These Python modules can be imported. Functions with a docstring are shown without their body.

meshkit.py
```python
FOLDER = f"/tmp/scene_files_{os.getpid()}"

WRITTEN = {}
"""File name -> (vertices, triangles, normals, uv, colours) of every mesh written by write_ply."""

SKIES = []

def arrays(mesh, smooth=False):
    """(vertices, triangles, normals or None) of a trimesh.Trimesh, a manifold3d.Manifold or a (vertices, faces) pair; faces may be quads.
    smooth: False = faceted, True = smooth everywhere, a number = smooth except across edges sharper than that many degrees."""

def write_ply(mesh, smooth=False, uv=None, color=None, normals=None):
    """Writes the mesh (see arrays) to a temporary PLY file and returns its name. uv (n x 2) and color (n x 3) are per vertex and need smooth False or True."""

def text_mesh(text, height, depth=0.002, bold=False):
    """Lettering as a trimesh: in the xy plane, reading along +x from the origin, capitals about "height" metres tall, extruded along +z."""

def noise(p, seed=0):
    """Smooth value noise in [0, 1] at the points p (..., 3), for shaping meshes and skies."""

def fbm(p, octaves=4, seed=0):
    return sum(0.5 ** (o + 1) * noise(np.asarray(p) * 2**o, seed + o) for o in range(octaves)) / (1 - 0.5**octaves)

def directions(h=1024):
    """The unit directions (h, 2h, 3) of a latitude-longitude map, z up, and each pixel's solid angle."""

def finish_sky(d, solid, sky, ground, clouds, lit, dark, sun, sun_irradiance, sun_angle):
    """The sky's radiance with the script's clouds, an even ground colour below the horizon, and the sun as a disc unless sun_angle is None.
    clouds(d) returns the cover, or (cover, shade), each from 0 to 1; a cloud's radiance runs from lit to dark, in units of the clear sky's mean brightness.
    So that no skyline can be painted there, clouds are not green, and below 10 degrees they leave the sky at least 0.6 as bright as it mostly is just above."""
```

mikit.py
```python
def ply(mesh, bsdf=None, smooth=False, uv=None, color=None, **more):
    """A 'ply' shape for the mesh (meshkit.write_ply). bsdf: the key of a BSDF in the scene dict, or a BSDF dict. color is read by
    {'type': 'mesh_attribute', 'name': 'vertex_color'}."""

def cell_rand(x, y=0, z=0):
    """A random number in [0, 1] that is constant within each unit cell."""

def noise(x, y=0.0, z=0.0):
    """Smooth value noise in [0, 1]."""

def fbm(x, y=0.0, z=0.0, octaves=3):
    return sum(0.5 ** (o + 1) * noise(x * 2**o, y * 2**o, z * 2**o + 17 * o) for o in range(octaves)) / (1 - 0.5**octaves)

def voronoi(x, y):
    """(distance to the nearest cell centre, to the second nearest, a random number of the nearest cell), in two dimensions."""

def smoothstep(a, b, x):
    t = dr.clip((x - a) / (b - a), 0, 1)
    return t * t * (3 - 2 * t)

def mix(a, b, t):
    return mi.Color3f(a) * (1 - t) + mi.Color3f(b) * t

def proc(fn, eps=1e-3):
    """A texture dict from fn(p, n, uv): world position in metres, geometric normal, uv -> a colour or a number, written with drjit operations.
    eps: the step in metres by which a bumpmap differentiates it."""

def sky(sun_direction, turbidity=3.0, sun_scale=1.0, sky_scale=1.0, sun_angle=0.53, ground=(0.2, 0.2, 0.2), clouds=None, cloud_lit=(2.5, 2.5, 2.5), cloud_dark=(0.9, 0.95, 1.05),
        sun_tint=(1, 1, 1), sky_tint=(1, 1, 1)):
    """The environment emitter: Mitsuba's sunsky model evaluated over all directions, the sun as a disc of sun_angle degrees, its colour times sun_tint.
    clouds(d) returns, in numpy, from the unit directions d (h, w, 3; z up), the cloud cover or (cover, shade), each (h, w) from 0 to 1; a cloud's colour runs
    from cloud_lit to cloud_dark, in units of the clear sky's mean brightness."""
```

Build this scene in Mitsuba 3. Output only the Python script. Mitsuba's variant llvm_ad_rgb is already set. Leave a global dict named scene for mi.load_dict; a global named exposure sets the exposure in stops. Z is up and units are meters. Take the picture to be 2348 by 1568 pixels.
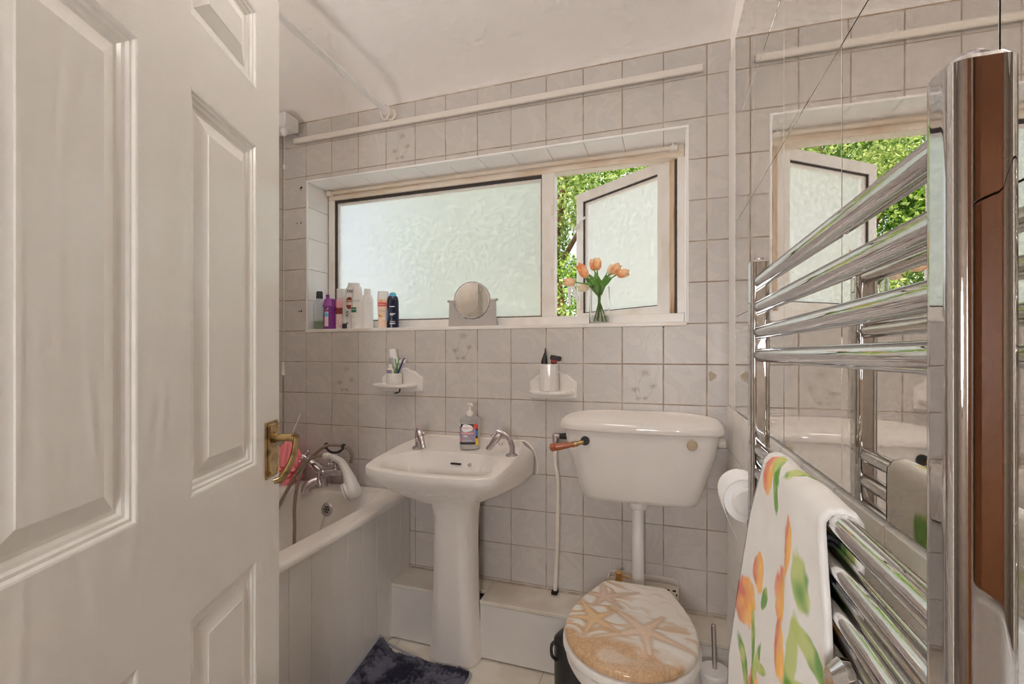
import math, random
import numpy as np, trimesh, drjit as dr, mitsuba as mi, mikit, meshkit
from shapely.geometry import Polygon, box as sbox, MultiPolygon
from mikit import proc, fbm, noise, smoothstep, mix, cell_rand
T = mi.ScalarTransform4f
rng = np.random.default_rng(7)
random.seed(7)
scene, labels = {}, {}
pi = math.pi

# ---------------------------------------------------------------- camera, sky, light, exposure
EYE, YAW, FPX = 1.18, 0.323925, 1066.84
scene['camera'] = {'type': 'perspective', 'fov': math.degrees(2 * math.atan(1174 / FPX)), 'fov_axis': 'x',
                   'principal_point_offset_y': -0.01697, 'near_clip': 0.01, 'far_clip': 200.0,
                   'to_world': T().look_at([0, 0, EYE], [-math.sin(YAW), math.cos(YAW), EYE], [0, 0, 1])}
scene['sky'] = mikit.sky([0.25, -0.62, 0.74], turbidity=4.0, sun_scale=5.2, sky_scale=7.2, sun_angle=2.0, ground=(0.25, 0.27, 0.2),
                         clouds=lambda d: (np.clip(meshkit.fbm(d * [3, 3, 6], 4, 3) * 2.2 - 0.45, 0, 1), 0.25), cloud_lit=(1.9, 1.9, 1.9), cloud_dark=(1.1, 1.15, 1.2))
LAMP, HALL, UP = 2.6, 46.0, 22.0  # levels of the added fill lamps
exposure = 0.38


# ---------------------------------------------------------------- helpers
def M(v, f):
    return trimesh.Trimesh(np.asarray(v, float), np.asarray(f, int), process=False)


def cat(*ms):
    ms = [m for x in ms for m in (x if isinstance(x, (list, tuple)) else [x])]
    return trimesh.util.concatenate(ms)


def numbered(key):
    if key not in scene and key not in labels:
        return key
    k = 1
    while f'{key}_{k:03d}' in scene or f'{key}_{k:03d}' in labels:
        k += 1
    return f'{key}_{k:03d}'


def thing(name, label=None, cat_=None, group=None, kind=None):
    key = numbered(name)
    d = {}
    if label: d['label'] = label
    if cat_: d['category'] = cat_
    if group: d['group'] = group
    if kind: d['kind'] = kind
    labels[key] = d
    return key


def part(parent, name, mesh, bsdf, smooth=False, label=None, kind=None, **kw):
    key = numbered(f'{parent}__{name}')
    scene[key] = mikit.ply(mesh, bsdf, smooth=smooth, **kw)
    if label or kind:
        labels[key] = {k: v for k, v in (('label', label), ('kind', kind)) if v}
    return key


def solo(name, mesh, bsdf, label, cat_, smooth=False, group=None, kind=None, **kw):
    key = thing(name, label, cat_, group, kind)
    scene[key] = mikit.ply(mesh, bsdf, smooth=smooth, **kw)
    return key


def also(key, mesh, bsdf, smooth=False, **kw):
    scene[key] = mikit.ply(mesh, bsdf, smooth=smooth, **kw)


def cbox(x0, x1, y0, y1, z0, z1, c=0.0):
    """box with chamfered edges"""
    if c <= 0:
        m = trimesh.creation.box(extents=[x1 - x0, y1 - y0, z1 - z0])
        m.apply_translation([(x0 + x1) / 2, (y0 + y1) / 2, (z0 + z1) / 2])
        return m
    pts = []
    for sx in (0, 1):
        for sy in (0, 1):
            for sz in (0, 1):
                p = np.array([[x0, x1][sx], [y0, y1][sy], [z0, z1][sz]], float)
                s = np.array([1 - 2 * sx, 1 - 2 * sy, 1 - 2 * sz]) * c
                for k in range(3):
                    q = p + s
                    q[k] = p[k]
                    pts.append(q)
    return trimesh.convex.convex_hull(np.array(pts))


def frame_tf(origin, ex, ey, ez):
    m = np.eye(4)
    m[:3, 0], m[:3, 1], m[:3, 2], m[:3, 3] = ex, ey, ez, origin
    return m


def tf(mesh, m):
    mesh = mesh.copy()
    mesh.apply_transform(m)
    return mesh


def loft(rings, cap0=True, cap1=True, closed=True):
    rings = [np.asarray(r, float) for r in rings]
    n = len(rings[0])
    v = list(np.vstack(rings))
    f = []
    for i in range(len(rings) - 1):
        for j in range(n if closed else n - 1):
            a, b = i * n + j, i * n + (j + 1) % n
            c, d = a + n, b + n
            f += [[a, b, d], [a, d, c]]
    if cap0:
        v.append(rings[0].mean(0)); k = len(v) - 1
        f += [[k, (j + 1) % n, j] for j in range(n)]
    if cap1:
        v.append(rings[-1].mean(0)); k = len(v) - 1
        o = (len(rings) - 1) * n
        f += [[k, o + j, o + (j + 1) % n] for j in range(n)]
    m = M(v, f)
    if cap0 and cap1 and m.volume < 0:
        m.invert()
    return m


def circ(n, r=1.0, r2=None, e=2.0):
    t = np.arange(n) * 2 * pi / n
    c, s = np.cos(t), np.sin(t)
    return np.stack([r * np.sign(c) * np.abs(c) ** (2 / e), (r2 if r2 is not None else r) * np.sign(s) * np.abs(s) ** (2 / e)], 1)


def lathe(profile, center=(0, 0, 0), n=32, cap0=True, cap1=True):
    c = circ(n)
    rings = [np.c_[c * max(r, 1e-5), np.full(n, z)] + np.asarray(center) for r, z in profile]
    return loft(rings, cap0, cap1)


def basis(d):
    d = np.asarray(d, float) / np.linalg.norm(d)
    a = np.cross(d, [0, 0, 1] if abs(d[2]) < 0.9 else [1, 0, 0])
    a /= np.linalg.norm(a)
    return a, np.cross(d, a), d


def stick(p0, p1, profile, n=24):
    """lathe along the line p0-p1; profile: (t 0..1, radius)"""
    p0, p1 = np.asarray(p0, float), np.asarray(p1, float)
    a, b, d = basis(p1 - p0)
    c = circ(n)
    return loft([p0 + (p1 - p0) * t + max(r, 1e-5) * (c[:, :1] * a + c[:, 1:] * b) for t, r in profile])


def rod(p0, p1, r, n=16, c=None):
    L = np.linalg.norm(np.asarray(p1, float) - np.asarray(p0, float))
    c = min(r * 0.25, L * 0.2) if c is None else c
    return stick(p0, p1, [(0, r - c), (c / L, r), (1 - c / L, r), (1, r - c)], n)


def spline(pts, per=8):
    p = np.asarray(pts, float)
    p = np.vstack([2 * p[0] - p[1], p, 2 * p[-1] - p[-2]])
    out = []
    for i in range(1, len(p) - 2):
        for t in np.arange(per) / per:
            out.append(0.5 * (2 * p[i] + (p[i + 1] - p[i - 1]) * t + (2 * p[i - 1] - 5 * p[i] + 4 * p[i + 1] - p[i + 2]) * t ** 2 + (3 * p[i] - p[i - 1] - 3 * p[i + 1] + p[i + 2]) * t ** 3))
    return np.array(out + [p[-2]])


def tube(pts, r, n=12, per=6, smooth=True, flat=1.0, up=None):
    """swept tube; r number or per control point; flat scales the second axis"""
    pts = np.asarray(pts, float)
    rr = np.broadcast_to(np.asarray(r, float), (len(pts),))
    if smooth and len(pts) > 2:
        q = spline(np.c_[pts, rr], per)
        pts, rr = q[:, :3], q[:, 3]
    d = np.gradient(pts, axis=0)
    d /= np.linalg.norm(d, axis=1, keepdims=True)
    a = np.asarray(up, float) if up is not None else basis(d[0])[0]
    rings = []
    c = circ(n)
    for i in range(len(pts)):
        a = a - d[i] * np.dot(a, d[i]); a /= np.linalg.norm(a)
        b = np.cross(d[i], a)
        rings.append(pts[i] + rr[i] * (c[:, :1] * a + flat * c[:, 1:] * b))
    return loft(rings)


def prism(poly, depth):
    polys = poly.geoms if hasattr(poly, 'geoms') else [poly]
    return cat([trimesh.creation.extrude_polygon(g, depth, engine='earcut') for g in polys])


def prism_xz(poly, y0, y1):
    """polygon given in (x, z), extruded from y0 to y1"""
    m = prism(poly, y1 - y0)
    v = m.vertices.copy()
    m = M(np.c_[v[:, 0], y0 + v[:, 2], v[:, 1]], m.faces[:, ::-1])
    return m


def radial(poly, center, n, t0=0.0):
    """resample a star-shaped polygon by angle"""
    ring = np.array(poly.exterior.segmentize(0.002).coords)[:-1] - np.asarray(center)
    a = np.arctan2(ring[:, 1], ring[:, 0])
    o = np.argsort(a)
    a, r = a[o], np.linalg.norm(ring, axis=1)[o]
    t = (np.arange(n) * 2 * pi / n + t0 + pi) % (2 * pi) - pi
    rr = np.interp(t, np.r_[a[-1] - 2 * pi, a, a[0] + 2 * pi], np.r_[r[-1], r, r[0]])
    return np.stack([rr * np.cos(t), rr * np.sin(t)], 1) + np.asarray(center)


def rounded(poly, r):
    return Polygon(poly).buffer(-r, join_style=1).buffer(r, quad_segs=12)


def sphere(c, r, sub=2, s=(1, 1, 1)):
    m = trimesh.creation.icosphere(subdivisions=sub, radius=r)
    m.vertices = m.vertices * np.asarray(s) + np.asarray(c)
    return m


# ---------------------------------------------------------------- materials
def rgb(c): return {'type': 'rgb', 'value': [float(x) for x in c]}


def PB(color, rough=0.5, **kw):
    return {'type': 'principled', 'base_color': color if isinstance(color, dict) else rgb(color), 'roughness': rough, **kw}


def mat(name, d, two=True):
    scene[name] = {'type': 'twosided', 'bsdf': d} if two else d


def bump(d, fn, scale, eps=1e-3):
    return {'type': 'bumpmap', 'arbitrary': proc(fn, eps), 'scale': scale, 'bsdf': d}


X0, ZT, TS = -1.66717, EYE - 0.0398, 0.15        # a tile line, a tile row line, tile pitch


def tile_color(p, n, uv):
    w = fbm(p.x * 9 + 3, p.z * 9 + p.y * 5, 1.7, octaves=2)
    q = fbm(p.x * 30 + w * 9, p.z * 30 - w * 8, p.y * 13, octaves=2)
    s = dr.abs(q - 0.5) * 5
    vein = 1 - smoothstep(0.0, 0.5, s)
    c = mix((0.578, 0.54, 0.512), (0.55, 0.519, 0.498), smoothstep(0.40, 0.60, q))
    c = mix(c, (0.51, 0.482, 0.465), vein * 0.5)
    g = cell_rand(dr.floor((p.x - X0) / TS), dr.floor((p.z - ZT) / TS), 4)
    return c * (0.97 + 0.05 * g)


FRONDS = []
for cx, cy, L, n_ in ((0.56, 0.78, 0.15, 11), (0.74, 0.45, 0.12, 10), (0.30, 0.36, 0.11, 10), (0.56, 0.14, 0.10, 8), (0.40, 0.13, 0.09, 8)):
    for k in range(n_):
        a = 2 * pi * k / n_ + 0.3 * cx * 10
        FRONDS.append((cx, cy, cx + L * math.cos(a), cy + L * math.sin(a) * 0.8, 0.0052))
for pts in ([(0.56, 0.8), (0.44, 0.6), (0.40, 0.42), (0.46, 0.15)], [(0.74, 0.45), (0.72, 0.3), (0.6, 0.15)], [(0.30, 0.36), (0.34, 0.22), (0.42, 0.12)]):
    for a, b in zip(pts[:-1], pts[1:]):
        FRONDS.append((*a, *b, 0.0035))


def palm_color(p, n, uv):
    c = tile_color(p, n, uv)
    fx, fz = (p.x - X0) / TS, (p.z - ZT) / TS
    x, z = fx - dr.floor(fx), fz - dr.floor(fz)
    m = mi.Float(0)
    for ax, az, bx, bz, w in FRONDS:
        dx, dz = bx - ax, bz - az
        t = dr.clip(((x - ax) * dx + (z - az) * dz) / (dx * dx + dz * dz), 0, 1)
        d = dr.sqrt(dr.square(x - ax - t * dx) + dr.square(z - az - t * dz))
        wd = w * (4.2 - 3.0 * t)
        m = dr.maximum(m, 1 - smoothstep(wd * 0.3, wd, d))
    return mix(c, (0.33, 0.285, 0.24), m * 0.7 * (0.55 + 0.7 * noise(x * 14, z * 14)))


mat('tile_glaze', PB(proc(tile_color), 0.36, specular=0.5))
mat('tile_palm', PB(proc(palm_color), 0.36, specular=0.5))
mat('grout', PB(proc(lambda p, n, uv: mix((0.33, 0.255, 0.195), (0.50, 0.43, 0.36), smoothstep(0.35, 0.7, fbm(p.x * 14, p.z * 14, p.y * 14)))), 0.9))
mat('white_tile', PB(proc(lambda p, n, uv: mix((0.84, 0.82, 0.80), (0.78, 0.755, 0.73), fbm(p.x * 18, p.y * 18, p.z * 18))), 0.3))
mat('reveal_tile', PB((0.90, 0.885, 0.87), 0.2))
mat('white_frame', PB(proc(lambda p, n, uv: mix((0.82, 0.79, 0.755), (0.76, 0.70, 0.63), smoothstep(0.45, 0.75, fbm(p.x * 12, p.y * 12, p.z * 5)))), 0.32))
mat('tan_mottle', PB(proc(lambda p, n, uv: mix((0.78, 0.695, 0.60), (0.66, 0.53, 0.40), smoothstep(0.4, 0.75, fbm(p.x * 7, p.y * 40, p.z * 40)))), 0.35))  # pale to darker tan in streaks, on head frame and net rail
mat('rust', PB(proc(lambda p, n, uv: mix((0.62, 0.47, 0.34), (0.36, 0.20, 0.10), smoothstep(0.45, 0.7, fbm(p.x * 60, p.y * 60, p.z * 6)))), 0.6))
mat('gasket', PB((0.03, 0.022, 0.02), 0.6))
mat('paint', PB((0.74, 0.69, 0.635), 0.4))
mat('ceiling_paint', bump(PB((0.94, 0.91, 0.89), 0.85), lambda p, n, uv: fbm(p.x * 60, p.y * 60, p.z * 60, octaves=3), 0.006, 1e-3))
mat('ceramic', PB((0.80, 0.76, 0.725), 0.07, specular=0.55))
mat('ceramic_cool', PB((0.80, 0.765, 0.725), 0.10, specular=0.5))
mat('bath_white', PB(proc(lambda p, n, uv: mix((0.80, 0.76, 0.725), (0.68, 0.57, 0.46), smoothstep(0.52, 0.75, fbm(p.x * 10, p.y * 10, p.z * 10)) * smoothstep(1.66, 1.80, p.y) * 0.8)), 0.13))
mat('panel_white', PB((0.66, 0.635, 0.61), 0.3))
mat('chrome', {'type': 'roughconductor', 'material': 'Cr', 'alpha': 0.018, 'distribution': 'ggx', 'specular_reflectance': rgb((1.0, 0.98, 0.95))})
mat('bright_chrome', {'type': 'conductor', 'material': 'Al', 'specular_reflectance': rgb((0.80, 0.80, 0.795))})
mat('dull_chrome', {'type': 'roughconductor', 'material': 'Cr', 'alpha': 0.16, 'distribution': 'ggx', 'specular_reflectance': rgb((0.8, 0.77, 0.74))})
mat('mirror_glass', {'type': 'conductor', 'material': 'Ag', 'specular_reflectance': rgb((0.95, 0.935, 0.925))})
mat('brass', PB(proc(lambda p, n, uv: mix((0.46, 0.33, 0.16), (0.22, 0.14, 0.06), smoothstep(0.4, 0.7, fbm(p.x * 60, p.y * 60, p.z * 60)))), 0.3, metallic=1.0))
mat('gold', PB((0.72, 0.44, 0.16), 0.2, metallic=1.0))
mat('black', PB((0.012, 0.012, 0.013), 0.4))
mat('black_matt', PB((0.012, 0.012, 0.014), 0.9))
mat('hole_dark', PB((0.01, 0.008, 0.007), 1.0))
mat('rubber_grey', PB((0.30, 0.28, 0.265), 0.45))
mat('plastic_white', PB((0.82, 0.80, 0.785), 0.28))
mat('plastic_cream', PB((0.78, 0.72, 0.65), 0.35))
mat('paper', PB((0.86, 0.86, 0.86), 0.9))
mat('hose', PB((0.26, 0.205, 0.165), 0.42, metallic=0.45))
mat('pink_net', PB((0.90, 0.27, 0.30), 0.7, sheen=0.4))
mat('wood_handle', PB(proc(lambda p, n, uv: mix((0.23, 0.045, 0.012), (0.36, 0.10, 0.03), noise(p.x * 30, p.y * 300, p.z * 300))), 0.22, clearcoat=0.6))
mat('badge', PB((0.42, 0.32, 0.22), 0.35, metallic=0.6))
mat('stain', PB((0.40, 0.34, 0.25), 0.5))
mat('hall_paint', PB((0.20, 0.16, 0.125), 0.8))
mat('hall_wood', PB(proc(lambda p, n, uv: mix((0.20, 0.07, 0.03), (0.30, 0.12, 0.05), noise(p.x * 40, p.y * 40, p.z * 3))), 0.35))
mat('carpet', PB((0.25, 0.20, 0.16), 0.95))
mat('outer_wall', PB((0.45, 0.28, 0.2), 0.9))
mat('floor_vinyl', PB(proc(lambda p, n, uv: mix((0.72, 0.675, 0.60), (0.63, 0.565, 0.48), smoothstep(0.4, 0.75, fbm(p.x * 9, p.y * 9, 2.0)))), 0.3))
mat('pale_ground', PB((0.52, 0.50, 0.47), 0.9))
mat('bark', PB(proc(lambda p, n, uv: mix((0.10, 0.055, 0.03), (0.20, 0.12, 0.07), noise(p.x * 30, p.y * 30, p.z * 8))), 0.9))
scene['leaf'] = {'type': 'principledthin', 'base_color': {'type': 'mesh_attribute', 'name': 'vertex_color'}, 'roughness': 0.45, 'diff_trans': 0.9, 'eta': 1.4}
scene['clear_glass'] = {'type': 'dielectric', 'int_ior': 1.45}
scene['clear_thin'] = {'type': 'thindielectric', 'int_ior': 1.3}


def door_grain(p, n, uv):
    w = noise(p.x * 5, p.y * 5, p.z * 1.6) * 14
    return noise(p.x * 70 + w, p.y * 70 + w, p.z * 2.4 + w * 0.3)


mat('door_paint', bump(PB((0.75, 0.725, 0.685), 0.17, specular=0.7, clearcoat=0.8, clearcoat_gloss=0.92), door_grain, 0.0009, 1e-3))


def arctic(p, n, uv):
    """pressed sunburst pattern of obscure glass"""
    x, z = (p.x * 0.83 - p.y * 0.56) * 58 + p.x * 4, p.z * 56
    best, h = mi.Float(9), mi.Float(0)
    for a in (-1, 0, 1):
        for b in (-1, 0, 1):
            cx, cz = dr.floor(x) + a, dr.floor(z) + b
            dx, dz = x - cx - cell_rand(cx, cz, 1), z - cz - cell_rand(cx, cz, 2)
            d = dr.sqrt(dx * dx + dz * dz) * (0.75 + 0.5 * cell_rand(cx, cz, 3))
            v = 0.5 + 0.5 * dr.sin(dr.atan2(dz, dx) * 11 + cell_rand(cx, cz, 5) * 6)
            h = dr.select(d < best, v * smoothstep(0.03, 0.25, d) * (1 - 0.6 * smoothstep(0.3, 0.8, d)), h)
            best = dr.minimum(best, d)
    return h


scene['obscure_glass'] = {'type': 'bumpmap', 'arbitrary': proc(arctic, 6e-4), 'scale': 0.0013,
                          'bsdf': {'type': 'principledthin', 'base_color': rgb((0.95, 0.945, 0.99)), 'roughness': 0.42, 'spec_trans': 0.25, 'diff_trans': 1.5, 'eta': 1.5}}

# ---------------------------------------------------------------- room shell
YB = 1.8238                       # tile face of the back wall
XR = 0.2095                       # right corner
XL = -1.806
CEIL = 2.35
AW = math.radians(1.06)
RO = np.array([XR, YB, 0.0])
RU = np.array([math.sin(AW), -math.cos(AW), 0.0])
RN = np.array([-math.cos(AW), -math.sin(AW), 0.0])


def R(u, off, z): return RO + RU * u + RN * off + np.array([0, 0, z])


RTF = frame_tf(RO, RU, RN, [0, 0, 1])     # local (u, off, z) -> world  (left-handed: meshes are flipped)


def rt(mesh):
    m = tf(mesh, RTF)
    if np.linalg.det(RTF[:3, :3]) < 0:
        m.invert()
    return m


WX0, WX1, WZ0, WZ1 = -1.656, 0.062, 1.2975, 2.010      # window opening in the tile face
YF = 1.965                                             # window frame face
opening = sbox(WX0, WZ0, WX1, WZ1)

wb = thing('wall_back', 'tiled back wall with the window over basin and toilet', None, kind='structure')
also(wb, prism_xz(sbox(XL - 0.1, -0.05, XR + 0.3, 2.5).difference(sbox(WX0 - 0.004, WZ0 - 0.02, WX1 + 0.004, WZ1 + 0.004)), YB + 0.0022, 2.0), 'grout')
part(wb, 'outer_render', prism_xz(sbox(XL - 0.1, -0.05, XR + 0.3, 2.6).difference(sbox(WX0 - 0.004, WZ0 - 0.02, WX1 + 0.004, WZ1 + 0.004)), 2.0, 2.02), 'outer_wall')


def tile_rect(x0, x1, z0, z1, y, depth=0.006, tilt=True):
    b = min(0.0013, (x1 - x0) * 0.2, (z1 - z0) * 0.2)
    yb, yt = y + depth, y
    v = [[x0, yb, z0], [x1, yb, z0], [x1, yb, z1], [x0, yb, z1],
         [x0, yt + b * 0.6, z0], [x1, yt + b * 0.6, z0], [x1, yt + b * 0.6, z1], [x0, yt + b * 0.6, z1],
         [x0 + b, yt, z0 + b], [x1 - b, yt, z0 + b], [x1 - b, yt, z1 - b], [x0 + b, yt, z1 - b]]
    v = np.array(v)
    if tilt:
        a, c, o = rng.normal(0, 0.0012), rng.normal(0, 0.0012), rng.uniform(-0.0003, 0.0003)
        k = v[:, 1] < y + depth * 0.5
        v[k, 1] += a * (v[k, 0] - (x0 + x1) / 2) + c * (v[k, 2] - (z0 + z1) / 2) + o
    f = []
    for a in (0, 4):
        for j in range(4):
            p, q = a + j, a + (j + 1) % 4
            f += [[p, q, q + 4], [p, q + 4, p + 4]]
    f += [[8, 9, 10], [8, 10, 11], [0, 2, 1], [0, 3, 2]]
    return M(v, f)


G = 0.0019
PALMS = {(3, 6), (5, 0), (1, -1), (10, -1)}
big = sbox(XL, 0.0, XR, 2.30)
for i in range(-1, 14):
    for k in range(-8, 9):
        cell = sbox(X0 + i * TS + G, ZT + k * TS + G, X0 + (i + 1) * TS - G, ZT + (k + 1) * TS - G).intersection(big).difference(opening.buffer(0.004, join_style=2))
        if cell.is_empty or cell.area < 2e-4:
            continue
        a, b, c, d = cell.bounds
        m = tile_rect(a, c, b, d, YB) if abs(cell.area - (c - a) * (d - b)) < 1e-6 else prism_xz(cell, YB, YB + 0.006)
        part(wb, 'tile', m, 'tile_palm' if (i, k) in PALMS else 'tile_glaze', label='tile printed with a palm tree motif' if (i, k) in PALMS else None)
for j, (x, z, r) in enumerate(((-1.704, 1.986, .003), (-1.6955, 1.989, .0055), (-1.6985, 1.977, .003), (-1.722, 1.817, .0028), (-1.698, 1.817, .0035), (-1.709, 1.386, .0035), (-1.696, 1.388, .0045))):
    part(wb, 'drill_hole', rod([x, YB + 0.001, z], [x, YB - 0.0006, z], r, 12), 'hole_dark')
ch = Polygon([(0.150 + 0.0125 * (1 + 0.25 * math.sin(3 * t + 1)) * math.cos(t), 1.098 + 0.0165 * (1 + 0.2 * math.cos(3 * t)) * math.sin(t)) for t in np.arange(24) * 2 * pi / 24])
part(wb, 'stain', prism_xz(ch, YB - 0.0008, YB), 'stain', label='brown chip mark on a tile')
# caulk along box and bath
wl = thing('wall_left', 'tiled wall along the bath', None, kind='structure')
also(wl, cbox(XL - 0.1, XL - 0.002, -0.1, 2.1, -0.05, 2.5), 'grout')
for i in range(0, 5):
    for k in range(-8, 8):
        z0, z1 = max(ZT + k * TS + G, 0.0), min(ZT + (k + 1) * TS - G, 2.30)
        y1, y0 = YB - 0.003 - i * TS - G, YB - 0.003 - (i + 1) * TS + G
        if z1 - z0 < 0.01:
            continue
        m = tile_rect(0, y1 - y0, 0, z1 - z0, 0)
        m = tf(m, frame_tf([XL, y0, z0], [0, 1, 0], [-1, 0, 0], [0, 0, 1]))
        part(wl, 'tile', m, 'tile_glaze')

wr = thing('wall_right', 'right wall with mirror tiles above white tiles', None, kind='structure')
also(wr, rt(cbox(-0.05, 1.85, -0.12, -0.002, -0.05, 2.5)), 'ceiling_paint')
part(wr, 'edging_strip', rt(cbox(0.012, 0.1565, -0.004, 0.006, 1.0, 2.202, 0.002)), 'plastic_white', label='white upright strip beside the mirror')
for i in range(13):
    for k in range(7):
        u0, u1 = 0.016 + (i - 1) * 0.15 + G * 0.7, 0.016 + i * 0.15 - G * 0.7
        z1, z0 = 0.994 - k * 0.15 - G * 0.7, 0.994 - (k + 1) * 0.15 + G * 0.7
        u0, z0 = max(u0, 0.003), max(z0, 0.0)
        if u1 - u0 < 0.006 or u1 > 1.72:
            continue
        part(wr, 'tile', rt(tf(tile_rect(u0, u1, z0, z1, 0, 0.012), np.diag([1, -1, 1, 1]) + np.array([[0, 0, 0, 0], [0, 0, 0, 0.010], [0, 0, 0, 0], [0, 0, 0, 0]]))), 'white_tile')
fw = thing('wall_front', 'wall with the doorway behind the camera', None, kind='structure')
also(fw, prism_xz(sbox(XL - 0.1, -0.05, XR + 0.3, 2.5).difference(sbox(-0.585, -0.1, 0.205, 2.0)), 0.02, 0.115), 'ceiling_paint')
part(fw, 'architrave', cat(cbox(.197, .203, .03, .128, 0, 2.0, .001), cbox(.203, .224, .115, .132, 0, 2.0, .003), cbox(-.63, -.585, .115, .130, 0, 2.0, .004)), 'hall_wood')
part(fw, 'door_lining', cbox(.226, .238, .115, .124, 0, 2.0, .002), 'white_frame')
ce = thing('ceiling', 'white textured ceiling with a soft cove', None, kind='structure')
prof = [(-0.1, CEIL)] + [(1.60 + 0.25 * math.sin(t), CEIL - 0.075 + 0.075 * math.cos(t)) for t in np.linspace(0, pi / 2, 10)] + [(1.9, 2.27), (1.9, 2.5), (-0.1, 2.5)]
cm = prism(Polygon(prof), 2.3)
also(ce, M(np.c_[cm.vertices[:, 2] - 1.95, cm.vertices[:, 0], cm.vertices[:, 1]], cm.faces), 'ceiling_paint', smooth=30)
fl = thing('floor', 'cream floor tiles', None, kind='structure')
also(fl, cbox(XL - 0.1, XR + 0.3, 0.0, 1.9, -0.05, -0.004), 'grout')
for i in range(-2, 5):
    for k in range(-1, 5):
        x0, y1 = -0.437 - i * 0.305, 1.69 - k * 0.305
        x1, y0 = x0 + 0.303, y1 - 0.303
        x0, x1, y0, y1 = max(x0, XL), min(x1, XR + 0.03), max(y0, 0.02), min(y1, YB)
        if x1 - x0 > 0.02 and y1 - y0 > 0.02:
            part(fl, 'tile', cbox(x0, x1, y0, y1, -0.004, 0.0, 0.0006), 'floor_vinyl')

# hall behind the camera
hw = thing('wall_hall', 'hall walls beyond the doorway', None, kind='structure')
also(hw, cat(cbox(-1.7, 1.7, -1.5, -1.4, 0, 2.4), cbox(-1.7, -1.6, -1.5, 0.02, 0, 2.4), cbox(1.6, 1.7, -1.5, 0.02, 0, 2.4), cbox(0.5, 1.7, 0.0, 0.03, 0, 2.4)), 'hall_paint')
hf = thing('floor_hall', 'hall carpet', None, kind='structure'); also(hf, cbox(-1.7, 1.7, -1.5, 0.02, -0.05, 0.0), 'carpet')
hc = thing('ceiling_hall', 'hall ceiling', None, kind='structure'); also(hc, cbox(-1.7, 1.7, -1.5, 0.02, 2.36, 2.5), 'ceiling_paint')
d2 = thing('door_2', 'brown wooden hall door', None, kind='structure')
also(d2, cat(cbox(0.45, 0.95, -1.405, -1.37, 0, 2.0, 0.004), cbox(-0.5, -0.42, -1.405, -1.38, 0, 2.05, 0.004)), 'hall_wood')

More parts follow.
